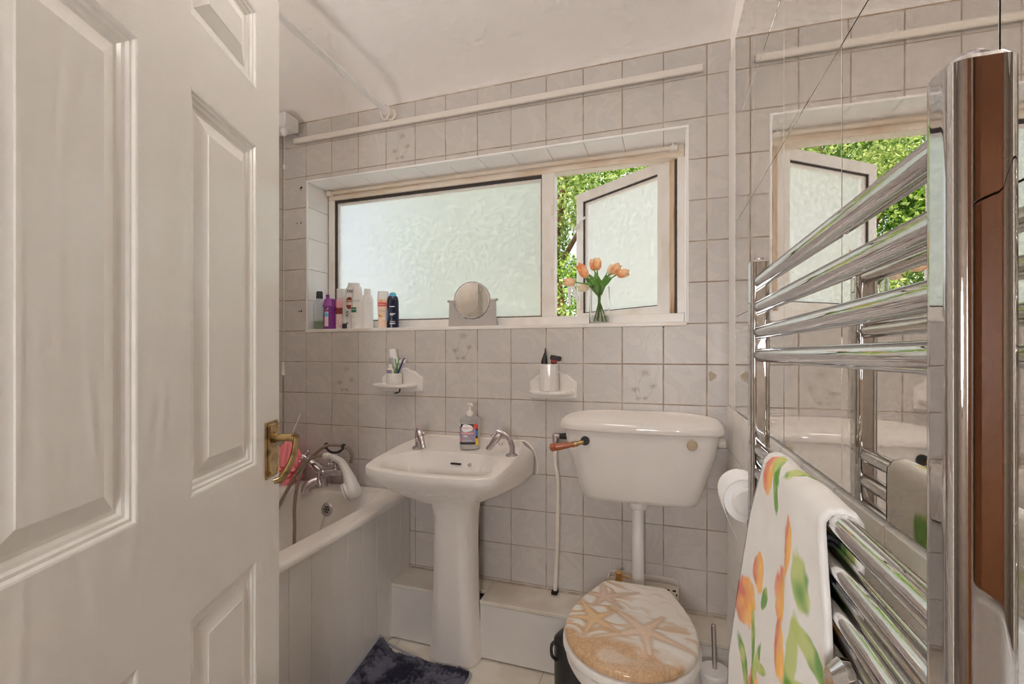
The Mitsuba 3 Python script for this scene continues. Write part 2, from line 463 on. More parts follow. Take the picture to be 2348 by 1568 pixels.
# ---------------------------------------------------------------- window
win = thing('window_1', 'white framed window with an obscure glass pane and an open casement', None, kind='structure')
YP = 2.0
frame_out = sbox(WX0, WZ0 - 0.02, WX1, WZ1)
px0, px1, pz0, pz1 = -1.620, -0.524, WZ0 + 0.045, EYE + 0.781
ox0, ox1 = -0.467, 0.034
part(win, 'head_frame', cbox(WX0, WX1, YF, YF + 0.06, EYE + 0.783, WZ1 + 0.003, 0.003), 'tan_mottle')
part(win, 'sill_frame', cbox(WX0, WX1, YF, YF + 0.06, WZ0 - 0.02, WZ0 + 0.044, 0.003), 'white_frame')
part(win, 'jamb', cbox(WX0, px0, YF, YF + 0.06, WZ0 + 0.044, EYE + 0.783, 0.003), 'white_frame')
part(win, 'jamb', cbox(ox1, WX1 + 0.003, YF, YF + 0.06, WZ0 + 0.044, EYE + 0.783, 0.003), 'white_frame')
part(win, 'mullion', cbox(px1, ox0, YF, YF + 0.06, WZ0 + 0.044, EYE + 0.783, 0.003), 'white_frame')
gz = 0.006
for a, b, c, d in ((px0, px1, pz1 - gz - 0.003, pz1 + 0.002), (px0, px1, pz0 - 0.002, pz0 + 0.003), (px0, px0 + gz, pz0, pz1), (px1 - 0.004, px1, pz0, pz1)):
    part(win, 'gasket', cbox(a, b, YF + 0.010, YF + 0.022, c, d), 'gasket', label='dark glazing seal')
for a, b, c, d in ((px0, px1, pz1 - 0.022, pz1 - 0.008), (px0, px1, pz0, pz0 + 0.008), (px0 + 0.005, px0 + 0.014, pz0, pz1), (px1 - 0.012, px1 - 0.003, pz0, pz1)):
    part(win, 'glazing_bead', cbox(a, b, YF + 0.02, YF + 0.034, c, d, 0.002), 'white_frame')
part(win, 'pane', M([[px0, YP - 0.004, pz0], [px1, YP - 0.004, pz0], [px1, YP - 0.004, pz1], [px0, YP - 0.004, pz1]], [[0, 1, 2], [0, 2, 3]]), 'obscure_glass', label='large obscure glass pane pressed with sunbursts', uv=np.array([[0, 0], [1, 0], [1, .56], [0, .56]]))
part(win, 'sill_board', cbox(WX0 - 0.012, WX1 + 0.004, YB - 0.006, YF + 0.002, WZ0 - 0.016, WZ0, 0.003), 'white_frame')
for a, b, c, d in ((WX0 - 0.010, WX1 + 0.010, WZ1, WZ1 + 0.009), (WX0 - 0.010, WX0 - 0.001, WZ0, WZ1), (WX1 + 0.001, WX1 + 0.010, WZ0 - 0.004, WZ1)):
    part(win, 'tile_trim', cbox(a, b, YB - 0.003, YB + 0.004, c, d, 0.0015), 'reveal_tile')
for i in range(-1, 13):      # reveal tiles: top, then the two sides
    a, b = max(X0 + i * TS + G * 0.5, WX0), min(X0 + (i + 1) * TS - G * 0.5, WX1)
    if b - a > 0.02:
        part(wb, 'reveal_tile', cbox(a, b, YB + 0.004, YF, WZ1, WZ1 + 0.006, 0.0006), 'reveal_tile')
for k in range(0, 6):
    a, b = max(ZT + k * TS + G * 0.5, WZ0), min(ZT + (k + 1) * TS - G * 0.5, WZ1)
    if b - a > 0.02:
        part(wb, 'reveal_tile', cbox(WX0 - 0.006, WX0, YB + 0.004, YF, a, b, 0.0006), 'reveal_tile')
        part(wb, 'reveal_tile', cbox(WX1, WX1 + 0.006, YB + 0.004, YF, a, b, 0.0006), 'reveal_tile')
# net curtain rail under the reveal top
cr = thing('net_curtain_rail', 'thin cream net curtain rail running along the top of the window frame', 'curtain rail')
part(cr, 'rail', cbox(WX0 + 0.02, WX1 - 0.05, YF - 0.018, YF - 0.006, WZ1 - 0.022, WZ1 - 0.010, 0.002), 'tan_mottle')
for x in (WX0 + 0.004, WX1 - 0.055):
    part(cr, 'bracket', cat(cbox(x, x + 0.03, YF - 0.024, YF, WZ1 - 0.028, WZ1 - 0.006, 0.003), cbox(x + 0.008, x + 0.014, YF - 0.026, YF - 0.01, WZ1 - 0.01, WZ1 - 0.001, 0.001)), 'plastic_cream')
# casement, hinged on the right and swung outwards
CH = np.array([0.004, 2.0, 0.0])
CD = np.array([-0.441, 2.32, 0]) - np.array([0, 2.0, 0]); CW = float(np.linalg.norm(CD)); CD = CD / CW
CN = np.array([CD[1], -CD[0], 0.0])             # to the outside / left
CTF = frame_tf(CH, CD, CN, [0, 0, 1])
cz0, cz1 = WZ0 + 0.036, EYE + 0.796


def ct(m):
    m = tf(m, CTF)
    if np.linalg.det(CTF[:3, :3]) < 0:
        m.invert()
    return m


st = 0.046
cs = prism_xz(sbox(0, cz0, CW, cz1).difference(sbox(st + 0.012, cz0 + st, CW - st, cz1 - st)), 0.0, 0.042)
cs_key = part(win, 'casement', ct(cs), 'white_frame', label='open casement with obscure glass')
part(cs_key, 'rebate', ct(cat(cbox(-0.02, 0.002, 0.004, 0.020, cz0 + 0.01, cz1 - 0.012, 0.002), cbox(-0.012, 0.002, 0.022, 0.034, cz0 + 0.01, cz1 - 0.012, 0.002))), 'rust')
gx0, gx1, gz0, gz1 = st + 0.012, CW - st, cz0 + st, cz1 - st
part(cs_key, 'gasket', ct(cat(cbox(gx1 - 0.005, gx1 + 0.001, 0.004, 0.016, gz0, gz1), cbox(gx0, gx1, 0.006, 0.016, gz1 - 0.007, gz1 + 0.001), cbox(gx0, gx1, 0.006, 0.016, gz0 - 0.001, gz0 + 0.004))), 'gasket')
part(cs_key, 'glazing_bead', ct(cat(cbox(gx1 - 0.016, gx1 - 0.005, 0.010, 0.022, gz0, gz1), cbox(gx0, gx1, 0.010, 0.022, gz1 - 0.018, gz1 - 0.007))), 'white_frame')
part(cs_key, 'pane', ct(M([[gx0, 0.026, gz0], [gx1, 0.026, gz0], [gx1, 0.026, gz1], [gx0, 0.026, gz1]], [[0, 1, 2], [0, 2, 3]])), 'obscure_glass', uv=np.array([[0, 0], [.8, 0], [.8, 1.2], [0, 1.2]]))
part(cs_key, 'handle', ct(cat(cbox(CW - 0.034, CW - 0.012, -0.012, 0.001, 1.40, 1.47, 0.003), cbox(CW - 0.031, CW - 0.015, -0.03, -0.012, 1.445, 1.465, 0.003), tube([[CW - 0.023, -0.028, 1.46], [CW - 0.018, -0.034, 1.50], [CW - 0.004, -0.036, 1.515], [CW + 0.012, -0.036, 1.50], [CW + 0.014, -0.034, 1.42]], [.008, .008, .009, .009, .006], 10))), 'plastic_white', smooth=40)
part(cs_key, 'catch', ct(tube([[CW + 0.006, -0.006, 1.80], [CW - 0.03, -0.01, 1.83], [CW - 0.075, -0.012, 1.845]], .006, 8)), 'plastic_white', smooth=True)
for z in (1.50, 1.78):
    part(win, 'striker', cbox(ox0 - 0.012, ox0 - 0.002, YF - 0.008, YF + 0.002, z, z + 0.045, 0.002), 'plastic_cream')
part(win, 'hinge_gap', cbox(0.0265, 0.0345, YF + 0.022, YF + 0.07, WZ0 + 0.044, EYE + 0.783), 'gasket', label='dark strip standing in for the shade in the hinge side gap')  # dark box imitates the shade seen through the hinge gap

# ---------------------------------------------------------------- trims on the back wall
solo('pelmet_batten', cat(cbox(-1.725, 0.1199, YB - 0.022, YB - 0.010, EYE + 1.018, EYE + 1.043, 0.002), *[cbox(x, x + 0.02, YB - 0.012, YB + 0.001, EYE + 1.026, EYE + 1.038) for x in np.linspace(-1.6, 0.05, 8)]),
     'paint', 'long cream batten fixed across the tiles above the window', 'curtain track')
# white pipe boxing along the foot of the wall
tr = thing('trim_1', 'white painted pipe boxing along the foot of the back wall', None, kind='structure')
YX = 1.672
for n_, a, b, yx in (('left', -1.095, -0.876, YX), ('right', -0.690, XR, YX - 0.006)):
    part(tr, 'top_board', cbox(a, b - 0.001, yx - 0.004, YB + 0.001, 0.215, 0.229, 0.0015), 'floor_vinyl')
    part(tr, 'front_board', cbox(a, b - 0.001, yx, yx + 0.012, 0.006, 0.2125, 0.0015), 'panel_white')
part(tr, 'core', cat(cbox(-1.09, -0.892, YX + 0.014, YB, 0.0, 0.213), cbox(-0.676, XR, YX + 0.014, YB, 0.0, 0.213)), 'hole_dark')
part(tr, 'top_board', cbox(-0.877, -0.691, 1.735, YB + 0.001, 0.215, 0.229, 0.0015), 'floor_vinyl')
part(tr, 'caulk', tube([[-1.09, YB - 0.002, 0.231], [-0.4, YB - 0.002, 0.231], [XR, YB - 0.002, 0.231]], 0.004, 8, smooth=False), 'grout')

# ---------------------------------------------------------------- mirror tiles on the right wall
mt = thing('wall_mirror', 'wall mirror made of square mirror tiles behind the towel radiator', 'mirror')
part(mt, 'backing', rt(cbox(0.158, 1.70, -0.003, 0.0012, 0.997, 2.205)), 'gasket')
for i in range(5):
    for k in range(4):
        u0 = 0.158 + i * 0.3075; z0 = 0.997 + k * 0.302
        m = cbox(u0 + 0.0007, u0 + 0.3068, 0.0015, 0.0055, z0 + 0.0006, z0 + 0.3014, 0.0004)
        a, c = rng.normal(0, 0.0007), rng.normal(0, 0.0007)
        v = m.vertices.copy(); v[:, 1] += a * (v[:, 0] - u0 - 0.15) + c * (v[:, 2] - z0 - 0.15); m.vertices = v
        part(mt, 'mirror_tile', rt(m), 'mirror_glass')

# ---------------------------------------------------------------- panelled door
DA = math.radians(-21.95); DHh = 0.47
DD = np.array([math.sin(DA), math.cos(DA), 0.0]); DN = np.array([math.cos(DA), -math.sin(DA), 0.0])
DTF = frame_tf(-DN * DHh, DD, DN, [0, 0, 1])


def dt(m):
    m = tf(m, DTF)
    if np.linalg.det(DTF[:3, :3]) < 0:
        m.invert()
    return m


do = thing('door_1', 'white six panel door standing open with a brass handle', None, kind='structure')
cols = ((0.445, 0.661), (0.775, 0.991))
rows = ((0.22, 0.753), (0.949, 1.608), (1.727, 1.885))
slab = sbox(0.341, 0.008, 1.0965, 1.985)
for a, b in cols:
    for c, d in rows:
        slab = slab.difference(sbox(a, c, b, d))
also(do, dt(prism_xz(slab, -0.035, 0.0)), 'door_paint')


def rect_ring(a, b, c, d, inset, y):
    return np.array([[a + inset, y, c + inset], [b - inset, y, c + inset], [b - inset, y, d - inset], [a + inset, y, d - inset]])


for a, b in cols:
    for c, d in rows:
        steps = [(0, -0.03), (0, 0.0), (0.003, -0.0008), (0.006, -0.0038), (0.010, -0.0042), (0.013, -0.0075), (0.018, -0.0085), (0.022, -0.0115), (0.027, -0.012), (0.029, -0.011), (0.052, -0.0035), (0.0535, -0.0022)]
        mo = loft([rect_ring(a, b, c, d, s, y) for s, y in steps[:9]], cap0=False, cap1=False)
        pn = loft([rect_ring(a, b, c, d, s, y) for s, y in steps[8:]], cap0=False, cap1=True)
        bk = loft([rect_ring(a, b, c, d, 0, -0.033), rect_ring(a, b, c, d, 0, -0.032)])
        pk = part(do, 'panel', dt(cat(pn, bk)), 'door_paint')
        part(pk, 'moulding', dt(mo), 'door_paint')
hk = part(do, 'handle', dt(cat(cbox(1.026, 1.084, 0.0, 0.004, 0.908, 1.032, 0.0015), cbox(1.031, 1.079, 0.003, 0.0075, 0.914, 1.026, 0.0015))), 'brass', label='aged brass lever handle on a backplate')
for t_ in (1.039, 1.071):
    for z_ in (0.921, 1.018):
        part(hk, 'screw', dt(rod([t_, 0.0073, z_], [t_, 0.0092, z_], 0.0035, 10)), 'gold')
part(hk, 'lever', dt(cat(stick([1.056, 0.006, 0.995], [1.056, 0.052, 0.995], [(0, .012), (.15, .012), (.2, .0085), (.9, .0085), (.93, .0105), (1, .0105)], 20),
                        tube([[1.060, 0.052, 1.000], [1.057, 0.053, 0.985], [1.045, 0.052, 0.955], [1.030, 0.046, 0.930], [1.017, 0.038, 0.914], [1.010, 0.026, 0.910]], [.0095, .0095, .010, .0105, .0105, .008], 14, flat=0.55, up=[1, 0, 0.6]))), 'brass', smooth=35)

# ---------------------------------------------------------------- shower rail, ceiling switch
sr = thing('shower_rail', 'white shower curtain rail running from the back wall under the ceiling', 'curtain rail')
SX, SZ = -1.182, 2.257
part(sr, 'pole', rod([SX + 0.022, 0.13, SZ], [SX, 1.772, SZ - 0.004], 0.0135, 20), 'plastic_white', smooth=40)
part(sr, 'wall_socket', stick([SX, 1.765, SZ - 0.004], [SX, YB, SZ - 0.004], [(0, .017), (.1, .019), (.7, .019), (.75, .026), (1, .026)], 24), 'plastic_cream', smooth=35)
th_ = np.linspace(0, 2 * pi, 25)
sg = thing('curtain_ring', 'white plastic ring hanging on the end of the shower rail', 'ring')
also(sg, tube(np.c_[SX + 0.021 * np.sin(th_), np.full(25, 1.765), SZ - 0.014 + 0.032 * np.cos(th_)], 0.0026, 8, smooth=False), 'plastic_white', smooth=True)
sw = thing('pull_cord_switch', 'white pull cord switch box in the ceiling corner above the bath', 'switch')
part(sw, 'housing', cbox(-1.80, -1.676, 1.70, 1.79, 2.235, 2.30, 0.006), 'plastic_white')
part(sw, 'nozzle', lathe([(.016, 0), (.016, -.012), (.009, -.03), (.006, -.032)], (-1.715, 1.735, 2.236), 16), 'plastic_white', smooth=40)
part(sw, 'cord', cat(tube([[-1.715, 1.735, 2.205], [-1.72, 1.738, 1.7], [-1.722, 1.738, 1.14]], 0.0013, 6), lathe([(.003, -.012), (.006, 0), (.003, .012)], (-1.7165, 1.737, 2.06), 10)), 'plastic_cream', smooth=40)
part(sw, 'toggle', lathe([(.004, .03), (.006, .0), (.009, -.03), (.005, -.034)], (-1.722, 1.738, 1.11), 14), 'plastic_cream', smooth=40)

# ---------------------------------------------------------------- bath
BA = math.radians(1.5)
BTF = frame_tf([-1.080, 1.822, 0.012], [math.cos(BA), math.sin(BA), 0], [-math.sin(BA), math.cos(BA), 0], [0, 0, 1])   # local x: outwards, y: towards the back wall


def bt(m): return tf(m, BTF)


ba = thing('bath', 'white bathtub with a plank-lined side along the left wall', 'bathtub')
NB = 120


def bring(x0, x1, y0, y1, r, z):
    q = radial(rounded([(x0, y0), (x1, y0), (x1, y1), (x0, y1)], r), ((x0 + x1) / 2, (y0 + y1) / 2), NB)
    return np.c_[q, np.full(NB, z)]


def brect(ins, z, r=0.03):
    return bring(-0.712 + ins, 0 - ins, -1.672 + ins, 0.0 - min(ins, 0.001), r, z)


tub = [brect(0.008, 0.532), brect(0.0, 0.535), brect(0.0, 0.543), brect(0.004, 0.550), brect(0.012, 0.554), brect(0.02, 0.5555)]
tub += [bring(-0.655, -0.078, -1.60, -0.088, 0.10, 0.555), bring(-0.650, -0.086, -1.59, -0.094, 0.10, 0.551), bring(-0.643, -0.094, -1.57, -0.102, 0.11, 0.535),
        bring(-0.625, -0.112, -1.50, -0.125, 0.12, 0.42), bring(-0.60, -0.135, -1.42, -0.15, 0.13, 0.25), bring(-0.56, -0.17, -1.30, -0.20, 0.13, 0.16), bring(-0.50, -0.23, -1.2, -0.28, 0.11, 0.145)]
part(ba, 'tub', bt(loft(tub, cap0=False, cap1=True)), 'bath_white', smooth=40)
part(ba, 'panel_backing', bt(cbox(-0.03, -0.0185, -1.66, -0.002, -0.010, 0.540)), 'hole_dark')
ys = [-1.66, -1.60, -1.50, -1.40, -1.30, -1.20, -1.10, -1.0, -0.90, -0.81, -0.7165, -0.6205, -0.530, -0.4395, -0.3478, -0.2585, -0.170, -0.081, -0.002]
for a, b in zip(ys[:-1], ys[1:]):
    part(ba, 'board', bt(cbox(-0.0195, -0.012, a + 0.0006, b - 0.0006, -0.010, 0.538, 0.0012)), 'panel_white')
ov = part(ba, 'overflow', cat(), 'dull_chrome') if False else None
oc = np.array([-1.438, 1.702, 0.487]); on = np.array([0, -0.98, 0.2]); on /= np.linalg.norm(on)
ov = part(ba, 'overflow', stick(oc + on * -0.006, oc + on * 0.008, [(0, .030), (.7, .030), (.9, .026), (1.0, .020), (.97, .019)], 28), 'dull_chrome', smooth=35, label='round chrome overflow grille')
oa, ob, _ = basis(on)
for k in range(7):
    q = oc + on * 0.0075 + (0 if k == 6 else 0.0115) * (math.cos(k * pi / 3) * oa + math.sin(k * pi / 3) * ob)
    part(ov, 'hole', stick(q, q + on * 0.0013, [(0, .0042), (1, .0042)], 10), 'hole_dark')
part(ba, 'plug_chain', tube([oc + on * 0.009 + [-0.008, 0, -0.012], oc + [-0.016, -0.03, -0.1], oc + [-0.02, -0.04, -0.22], oc + [-0.02, -0.10, -0.33]], 0.0014, 6), 'dull_chrome', smooth=True)

# bath shower mixer
mx = thing('bath_mixer_tap', 'chrome bath mixer tap with cross handles on the end of the bath', 'tap')
YM = 1.755
C0 = np.array([-1.470, YM, 0.640])
part(mx, 'body', cat(tube([[-1.585, YM - .01, 0.690], [-1.555, YM - .005, 0.668], [-1.515, YM, 0.640], C0, [-1.42, YM, 0.643], [-1.375, YM, 0.641]], [.017, .021, .023, .024, .019, .018], 16),
                     tube([[-1.515, YM, 0.645], [-1.512, YM, 0.60], [-1.512, YM, 0.557]], [.022, .024, .025], 16), tube([[-1.385, YM, 0.645], [-1.382, YM, 0.60], [-1.380, YM, 0.557]], [.017, .016, .019], 16),
                     lathe([(.031, 0), (.030, .006), (.020, .008)], (-1.512, YM, 0.554), 24), lathe([(.028, 0), (.027, .006), (.019, .008)], (-1.380, YM, 0.554), 24)), 'chrome', smooth=40)
part(mx, 'spout', tube([[-1.505, YM - 0.01, 0.612], [-1.515, YM - 0.035, 0.606], [-1.533, YM - 0.055, 0.594], [-1.545, YM - 0.066, 0.574], [-1.546, YM - 0.067, 0.560]], [.020, .020, .020, .019, .019], 16), 'chrome', smooth=40)
part(mx, 'diverter', cat(stick([-1.492, YM - 0.01, 0.640], [-1.492, YM - 0.045, 0.640], [(0, .012), (.5, .012), (.6, .009), (1, .009)], 16), tube([[-1.492, YM - 0.042, 0.642], [-1.487, YM - 0.05, 0.615], [-1.478, YM - 0.052, 0.592]], [.008, .006, .008], 10)), 'chrome', smooth=40)
part(mx, 'stem', cat(tube([[-1.455, YM, 0.65], [-1.455, YM, 0.68], [-1.453, YM - 0.005, 0.708]], [.014, .011, .013], 14), cbox(-1.468, -1.424, YM - 0.03, YM + 0.02, 0.706, 0.728, 0.006)), 'chrome', smooth=40)


def cross(c, axis, r=0.026, rr=0.0055):
    a, b, d = basis(axis)
    c = np.asarray(c, float)
    ms = [stick(c - d * 0.012, c + d * 0.012, [(0, .011), (.6, .011), (1, .007)], 16)]
    for e in (a, b):
        ms += [rod(c - e * r, c + e * r, rr * 0.7, 10)] + [sphere(c + s * e * r, rr * 1.35, 1) for s in (-1, 1)]
    return cat(ms)


part(mx, 'handle', cross([-1.598, YM - 0.02, 0.704], [-0.7, -0.4, 0.6], .028, .0062), 'chrome', smooth=40)
part(mx, 'handle', cross([-1.405, YM - 0.04, 0.690], [0.4, -0.5, 0.5], .028, .0062), 'chrome', smooth=40)
part(mx, 'valve_cover', tube([[-1.385, YM, 0.66], [-1.375, YM - 0.005, 0.645], [-1.355, YM - 0.01, 0.615]], [.014, .021, .017], 14), 'dull_chrome', smooth=40)
hs = thing('shower_handset', 'white shower handset resting on the bath mixer', 'shower head')
part(hs, 'handle', tube([[-1.452, YM - 0.045, 0.722], [-1.425, YM - 0.048, 0.722], [-1.400, YM - 0.05, 0.718], [-1.360, YM - 0.055, 0.700], [-1.325, YM - 0.065, 0.665], [-1.297, YM - 0.075, 0.625], [-1.282, YM - 0.08, 0.585], [-1.285, YM - 0.08, 0.565]],
                        [.012, .012, .014, .0165, .020, .028, .034, .020], 18), 'plastic_white', smooth=50)
fa = np.array([-1.300, YM - 0.090, 0.592]); fd = np.array([-0.78, -0.5, -0.38]); fd /= np.linalg.norm(fd)
part(hs, 'spray_face', stick(fa - fd * 0.01, fa + fd * 0.017, [(0, .020), (.2, .034), (.6, .038), (.95, .038), (1, .034)], 28), 'plastic_white', smooth=40)
part(hs, 'rim', stick(fa + fd * 0.006, fa + fd * 0.009, [(0, .0386), (1, .0386)], 28), 'rubber_grey', smooth=40)
part(hs, 'collar', cat(stick([-1.462, YM - 0.044, 0.722], [-1.436, YM - 0.046, 0.722], [(0, .0135), (.3, .0155), (.4, .012), (.5, .0155), (1, .0155)], 18)), 'plastic_white', smooth=40)
sh = thing('shower_hose', 'brown grey ribbed shower hose looping over the bath mixer', 'hose')
hoseA = np.array([[-1.462, 1.71, 0.722], [-1.49, 1.71, 0.720], [-1.53, 1.70, 0.705], [-1.562, 1.685, 0.675], [-1.60, 1.66, 0.60], [-1.655, 1.64, 0.49], [-1.70, 1.62, 0.36], [-1.70, 1.55, 0.22], [-1.62, 1.50, 0.175], [-1.57, 1.56, 0.19], [-1.565, 1.63, 0.28], [-1.567, 1.645, 0.40], [-1.572, 1.65, 0.50], [-1.568, 1.665, 0.60], [-1.553, 1.69, 0.675], [-1.522, 1.715, 0.722], [-1.475, 1.735, 0.760], [-1.43, 1.745, 0.766], [-1.385, 1.745, 0.762], [-1.357, 1.745, 0.750], [-1.345, 1.75, 0.72], [-1.352, 1.75, 0.69]])
sp = spline(hoseA, 8)
part(sh, 'tube', tube(sp, 0.0072, 10, smooth=False), 'hose', smooth=True)
for x in (-1.478, -1.385):
    part(sh, 'strap', stick([x - 0.006, 1.743, 0.763], [x + 0.006, 1.743, 0.763], [(0, .010), (.3, .0115), (.7, .0115), (1, .010)], 14), 'black', smooth=40)
part(sh, 'support_bar', tube([[-1.478, 1.738, 0.752], [-1.45, 1.735, 0.736], [-1.41, 1.735, 0.736], [-1.385, 1.738, 0.752]], 0.005, 8), 'black', smooth=True)
# pink bath puff
pf = thing('bath_puff', 'pink net bath puff with a white loop hanging by the bath', 'bath sponge')
PC = np.array([-1.706, 1.752, 0.0])
nP = 96
tt = np.arange(nP) * 2 * pi / nP
ridge = 0.72 + 0.34 * np.abs(np.sin(tt * 5.5 + 0.6)) ** 0.6
rings = []
for s in np.linspace(0, 1, 16):
    z = 0.765 - 0.115 * s
    r = 0.074 * math.sin(min(1, s * 1.15 + 0.06) * pi / 2) ** 0.8
    rings.append(np.c_[r * ridge * np.cos(tt), 0.62 * r * ridge * np.sin(tt), np.full(nP, z)] + PC)
part(pf, 'gathered_net', loft(rings), 'pink_net', smooth=True)
fr = []
for k in range(26):
    a = rng.uniform(0, 2 * pi); zz = rng.uniform(0.565, 0.66); rr = rng.uniform(0.02, 0.062)
    c = PC + np.array([rr * math.cos(a), 0.55 * rr * math.sin(a) - 0.005, zz])
    w = rng.uniform(0.018, 0.032)
    t2 = np.linspace(0, 1, 6)
    d = np.array([math.cos(a) * 0.6 + rng.normal(0, .3), -0.4, rng.normal(-0.7, 0.4)]); d /= np.linalg.norm(d)
    fr.append(tube([c - d * w, c, c + d * w], [w * 0.35, w * 0.85, w * 0.3], 10, flat=0.35))
part(pf, 'ruffle', cat(fr), 'pink_net', smooth=True, kind='stuff')
part(pf, 'loop', tube([[-1.709, 1.76, 0.76], [-1.702, 1.775, 0.80], [-1.694, 1.80, 0.86], [-1.690, 1.812, 0.885]], 0.0022, 8), 'plastic_white', smooth=True)

# ---------------------------------------------------------------- basin with pedestal
bs = thing('wash_basin', 'white pedestal wash basin on the tiled wall below the window', 'basin')
BX = -0.79
N = 144
bc = (BX, 1.60)


def rz(y): return EYE - 0.41 + (y - 1.383) * 0.1193


def outline(pts, r): return radial(rounded(pts, r), bc, N)


def sym(h): return [(BX - x, y) for x, y in h] + [(BX + x, y) for x, y in h[::-1]]


rim_o = outline(sym([(0.236, 1.822), (0.262, 1.66), (0.265, 1.50), (0.252, 1.418), (0.19, 1.395), (0.08, 1.384)]), 0.05)
body1 = outline(sym([(0.285, 1.822), (0.283, 1.66), (0.272, 1.50), (0.252, 1.420), (0.19, 1.398), (0.08, 1.388)]), 0.05)
body2 = outline(sym([(0.288, 1.822), (0.272, 1.66), (0.240, 1.52), (0.20, 1.455), (0.13, 1.435), (0.06, 1.43)]), 0.05)
body3 = outline(sym([(0.23, 1.822), (0.20, 1.70), (0.165, 1.57), (0.13, 1.51), (0.08, 1.490), (0.04, 1.485)]), 0.04)
body4 = outline([(-.864, 1.73), (-.864, 1.56), (-.85, 1.550), (-.705, 1.550), (-.69, 1.56), (-.69, 1.73)], 0.035)
bowl0 = outline(sym([(0.13, 1.640), (0.195, 1.605), (0.228, 1.53), (0.226, 1.465), (0.20, 1.43), (0.12, 1.418), (0.05, 1.413)]), 0.04)


def ring3(q, zfn):
    return np.c_[q, np.array([zfn(x, y) for x, y in q])]


def shrink(q, s, c=(BX - 0.0, 1.53)):
    return np.asarray(c) + (q - np.asarray(c)) * s


def mixr(a, b, t): return a * (1 - t) + b * t


rz_ = lambda d: (lambda x, y: rz(y) + d)
rings = [np.c_[shrink(body4, .88, (-.777, 1.64)), np.full(N, 0.600)], np.c_[shrink(body4, .97, (-.777, 1.64)), np.full(N, 0.618)], np.c_[mixr(body4, body3, .4), np.full(N, 0.629)], np.c_[body3, np.full(N, 0.650)], np.c_[mixr(body3, body2, .55), np.full(N, 0.672)], np.c_[body2, np.full(N, 0.700)],
         ring3(mixr(body2, body1, .6), lambda x, y: 0.722 + (y - 1.4) * 0.03), ring3(body1, rz_(-0.030)), ring3(mixr(body1, rim_o, .75), rz_(-0.012)), ring3(rim_o, rz_(-0.004)), ring3(shrink(rim_o, 0.994), rz_(-0.0008)), ring3(shrink(rim_o, 0.982), rz_(0.0008)), ring3(shrink(rim_o, 0.965), rz_(0.0005)),
         ring3(mixr(shrink(rim_o, 0.96), bowl0, .5), rz_(-0.002)), ring3(bowl0, rz_(-0.003)), ring3(shrink(bowl0, 0.985), rz_(-0.0065)), ring3(shrink(bowl0, 0.965), rz_(-0.016)), ring3(shrink(bowl0, 0.92), lambda x, y: rz(y) - 0.045),
         ring3(shrink(bowl0, 0.80), lambda x, y: 0.690), ring3(shrink(bowl0, 0.55), lambda x, y: 0.665), ring3(shrink(bowl0, 0.25), lambda x, y: 0.655), ring3(shrink(bowl0, 0.08), lambda x, y: 0.652)]
part(bs, 'bowl', loft(rings, cap0=False, cap1=True), 'ceramic', smooth=50)
# pedestal: rounded column, open to the wall behind
pr_ = []
for z, x0_, x1_, y0_, y1_ in ((0.0, -.884, -.686, 1.588, 1.722), (.006, -.887, -.683, 1.585, 1.724), (.02, -.887, -.683, 1.585, 1.724), (.06, -.884, -.686, 1.586, 1.722), (.15, -.877, -.690, 1.584, 1.718), (.3, -.868, -.694, 1.578, 1.712), (.45, -.861, -.695, 1.570, 1.708), (.56, -.857, -.694, 1.560, 1.710), (.60, -.862, -.690, 1.552, 1.715), (.628, -.87, -.683, 1.545, 1.72)):
    q = radial(rounded([(x0_, y0_), (x1_, y0_), (x1_, y1_), (x0_, y1_)], .058), (-.776, 1.645), 72)
    pr_.append(np.c_[q, np.full(72, z)])
part(bs, 'pedestal', loft(pr_), 'ceramic', smooth=45)
part(bs, 'overflow_slot', cat(cbox(-0.797, -0.752, 1.622, 1.632, 0.7535, 0.7595, 0.0025)), 'hole_dark', label='dark overflow slot in the basin wall')
part(bs, 'chain_hole', stick([-0.716, 1.634, 0.757], [-0.716, 1.618, 0.757], [(0, .006), (.8, .006), (1, .005)], 14), 'dull_chrome')
part(bs, 'caulk', tube([[BX + 0.236, YB - 0.004, 0.823], [BX + 0.262, YB - 0.003, 0.80], [BX + 0.283, YB - 0.003, 0.757], [BX + 0.287, YB - 0.003, 0.72], [BX + 0.285, YB - 0.003, 0.69]], 0.005, 8), 'plastic_cream', smooth=True)
part(bs, 'caulk', tube([[BX - 0.24, YB - 0.004, 0.822], [BX, YB - 0.004, 0.8235], [BX + 0.24, YB - 0.004, 0.822]], 0.0045, 8), 'plastic_cream', smooth=True)
solo('waste_pipe', tube([[-0.775, 1.755, 0.60], [-0.772, 1.765, 0.53], [-0.764, 1.775, 0.46], [-0.764, 1.775, 0.39], [-0.772, 1.775, 0.31], [-0.775, 1.775, 0.232]], 0.024, 14), 'black', 'black waste pipe peeping out behind the basin pedestal', 'pipe', smooth=True)


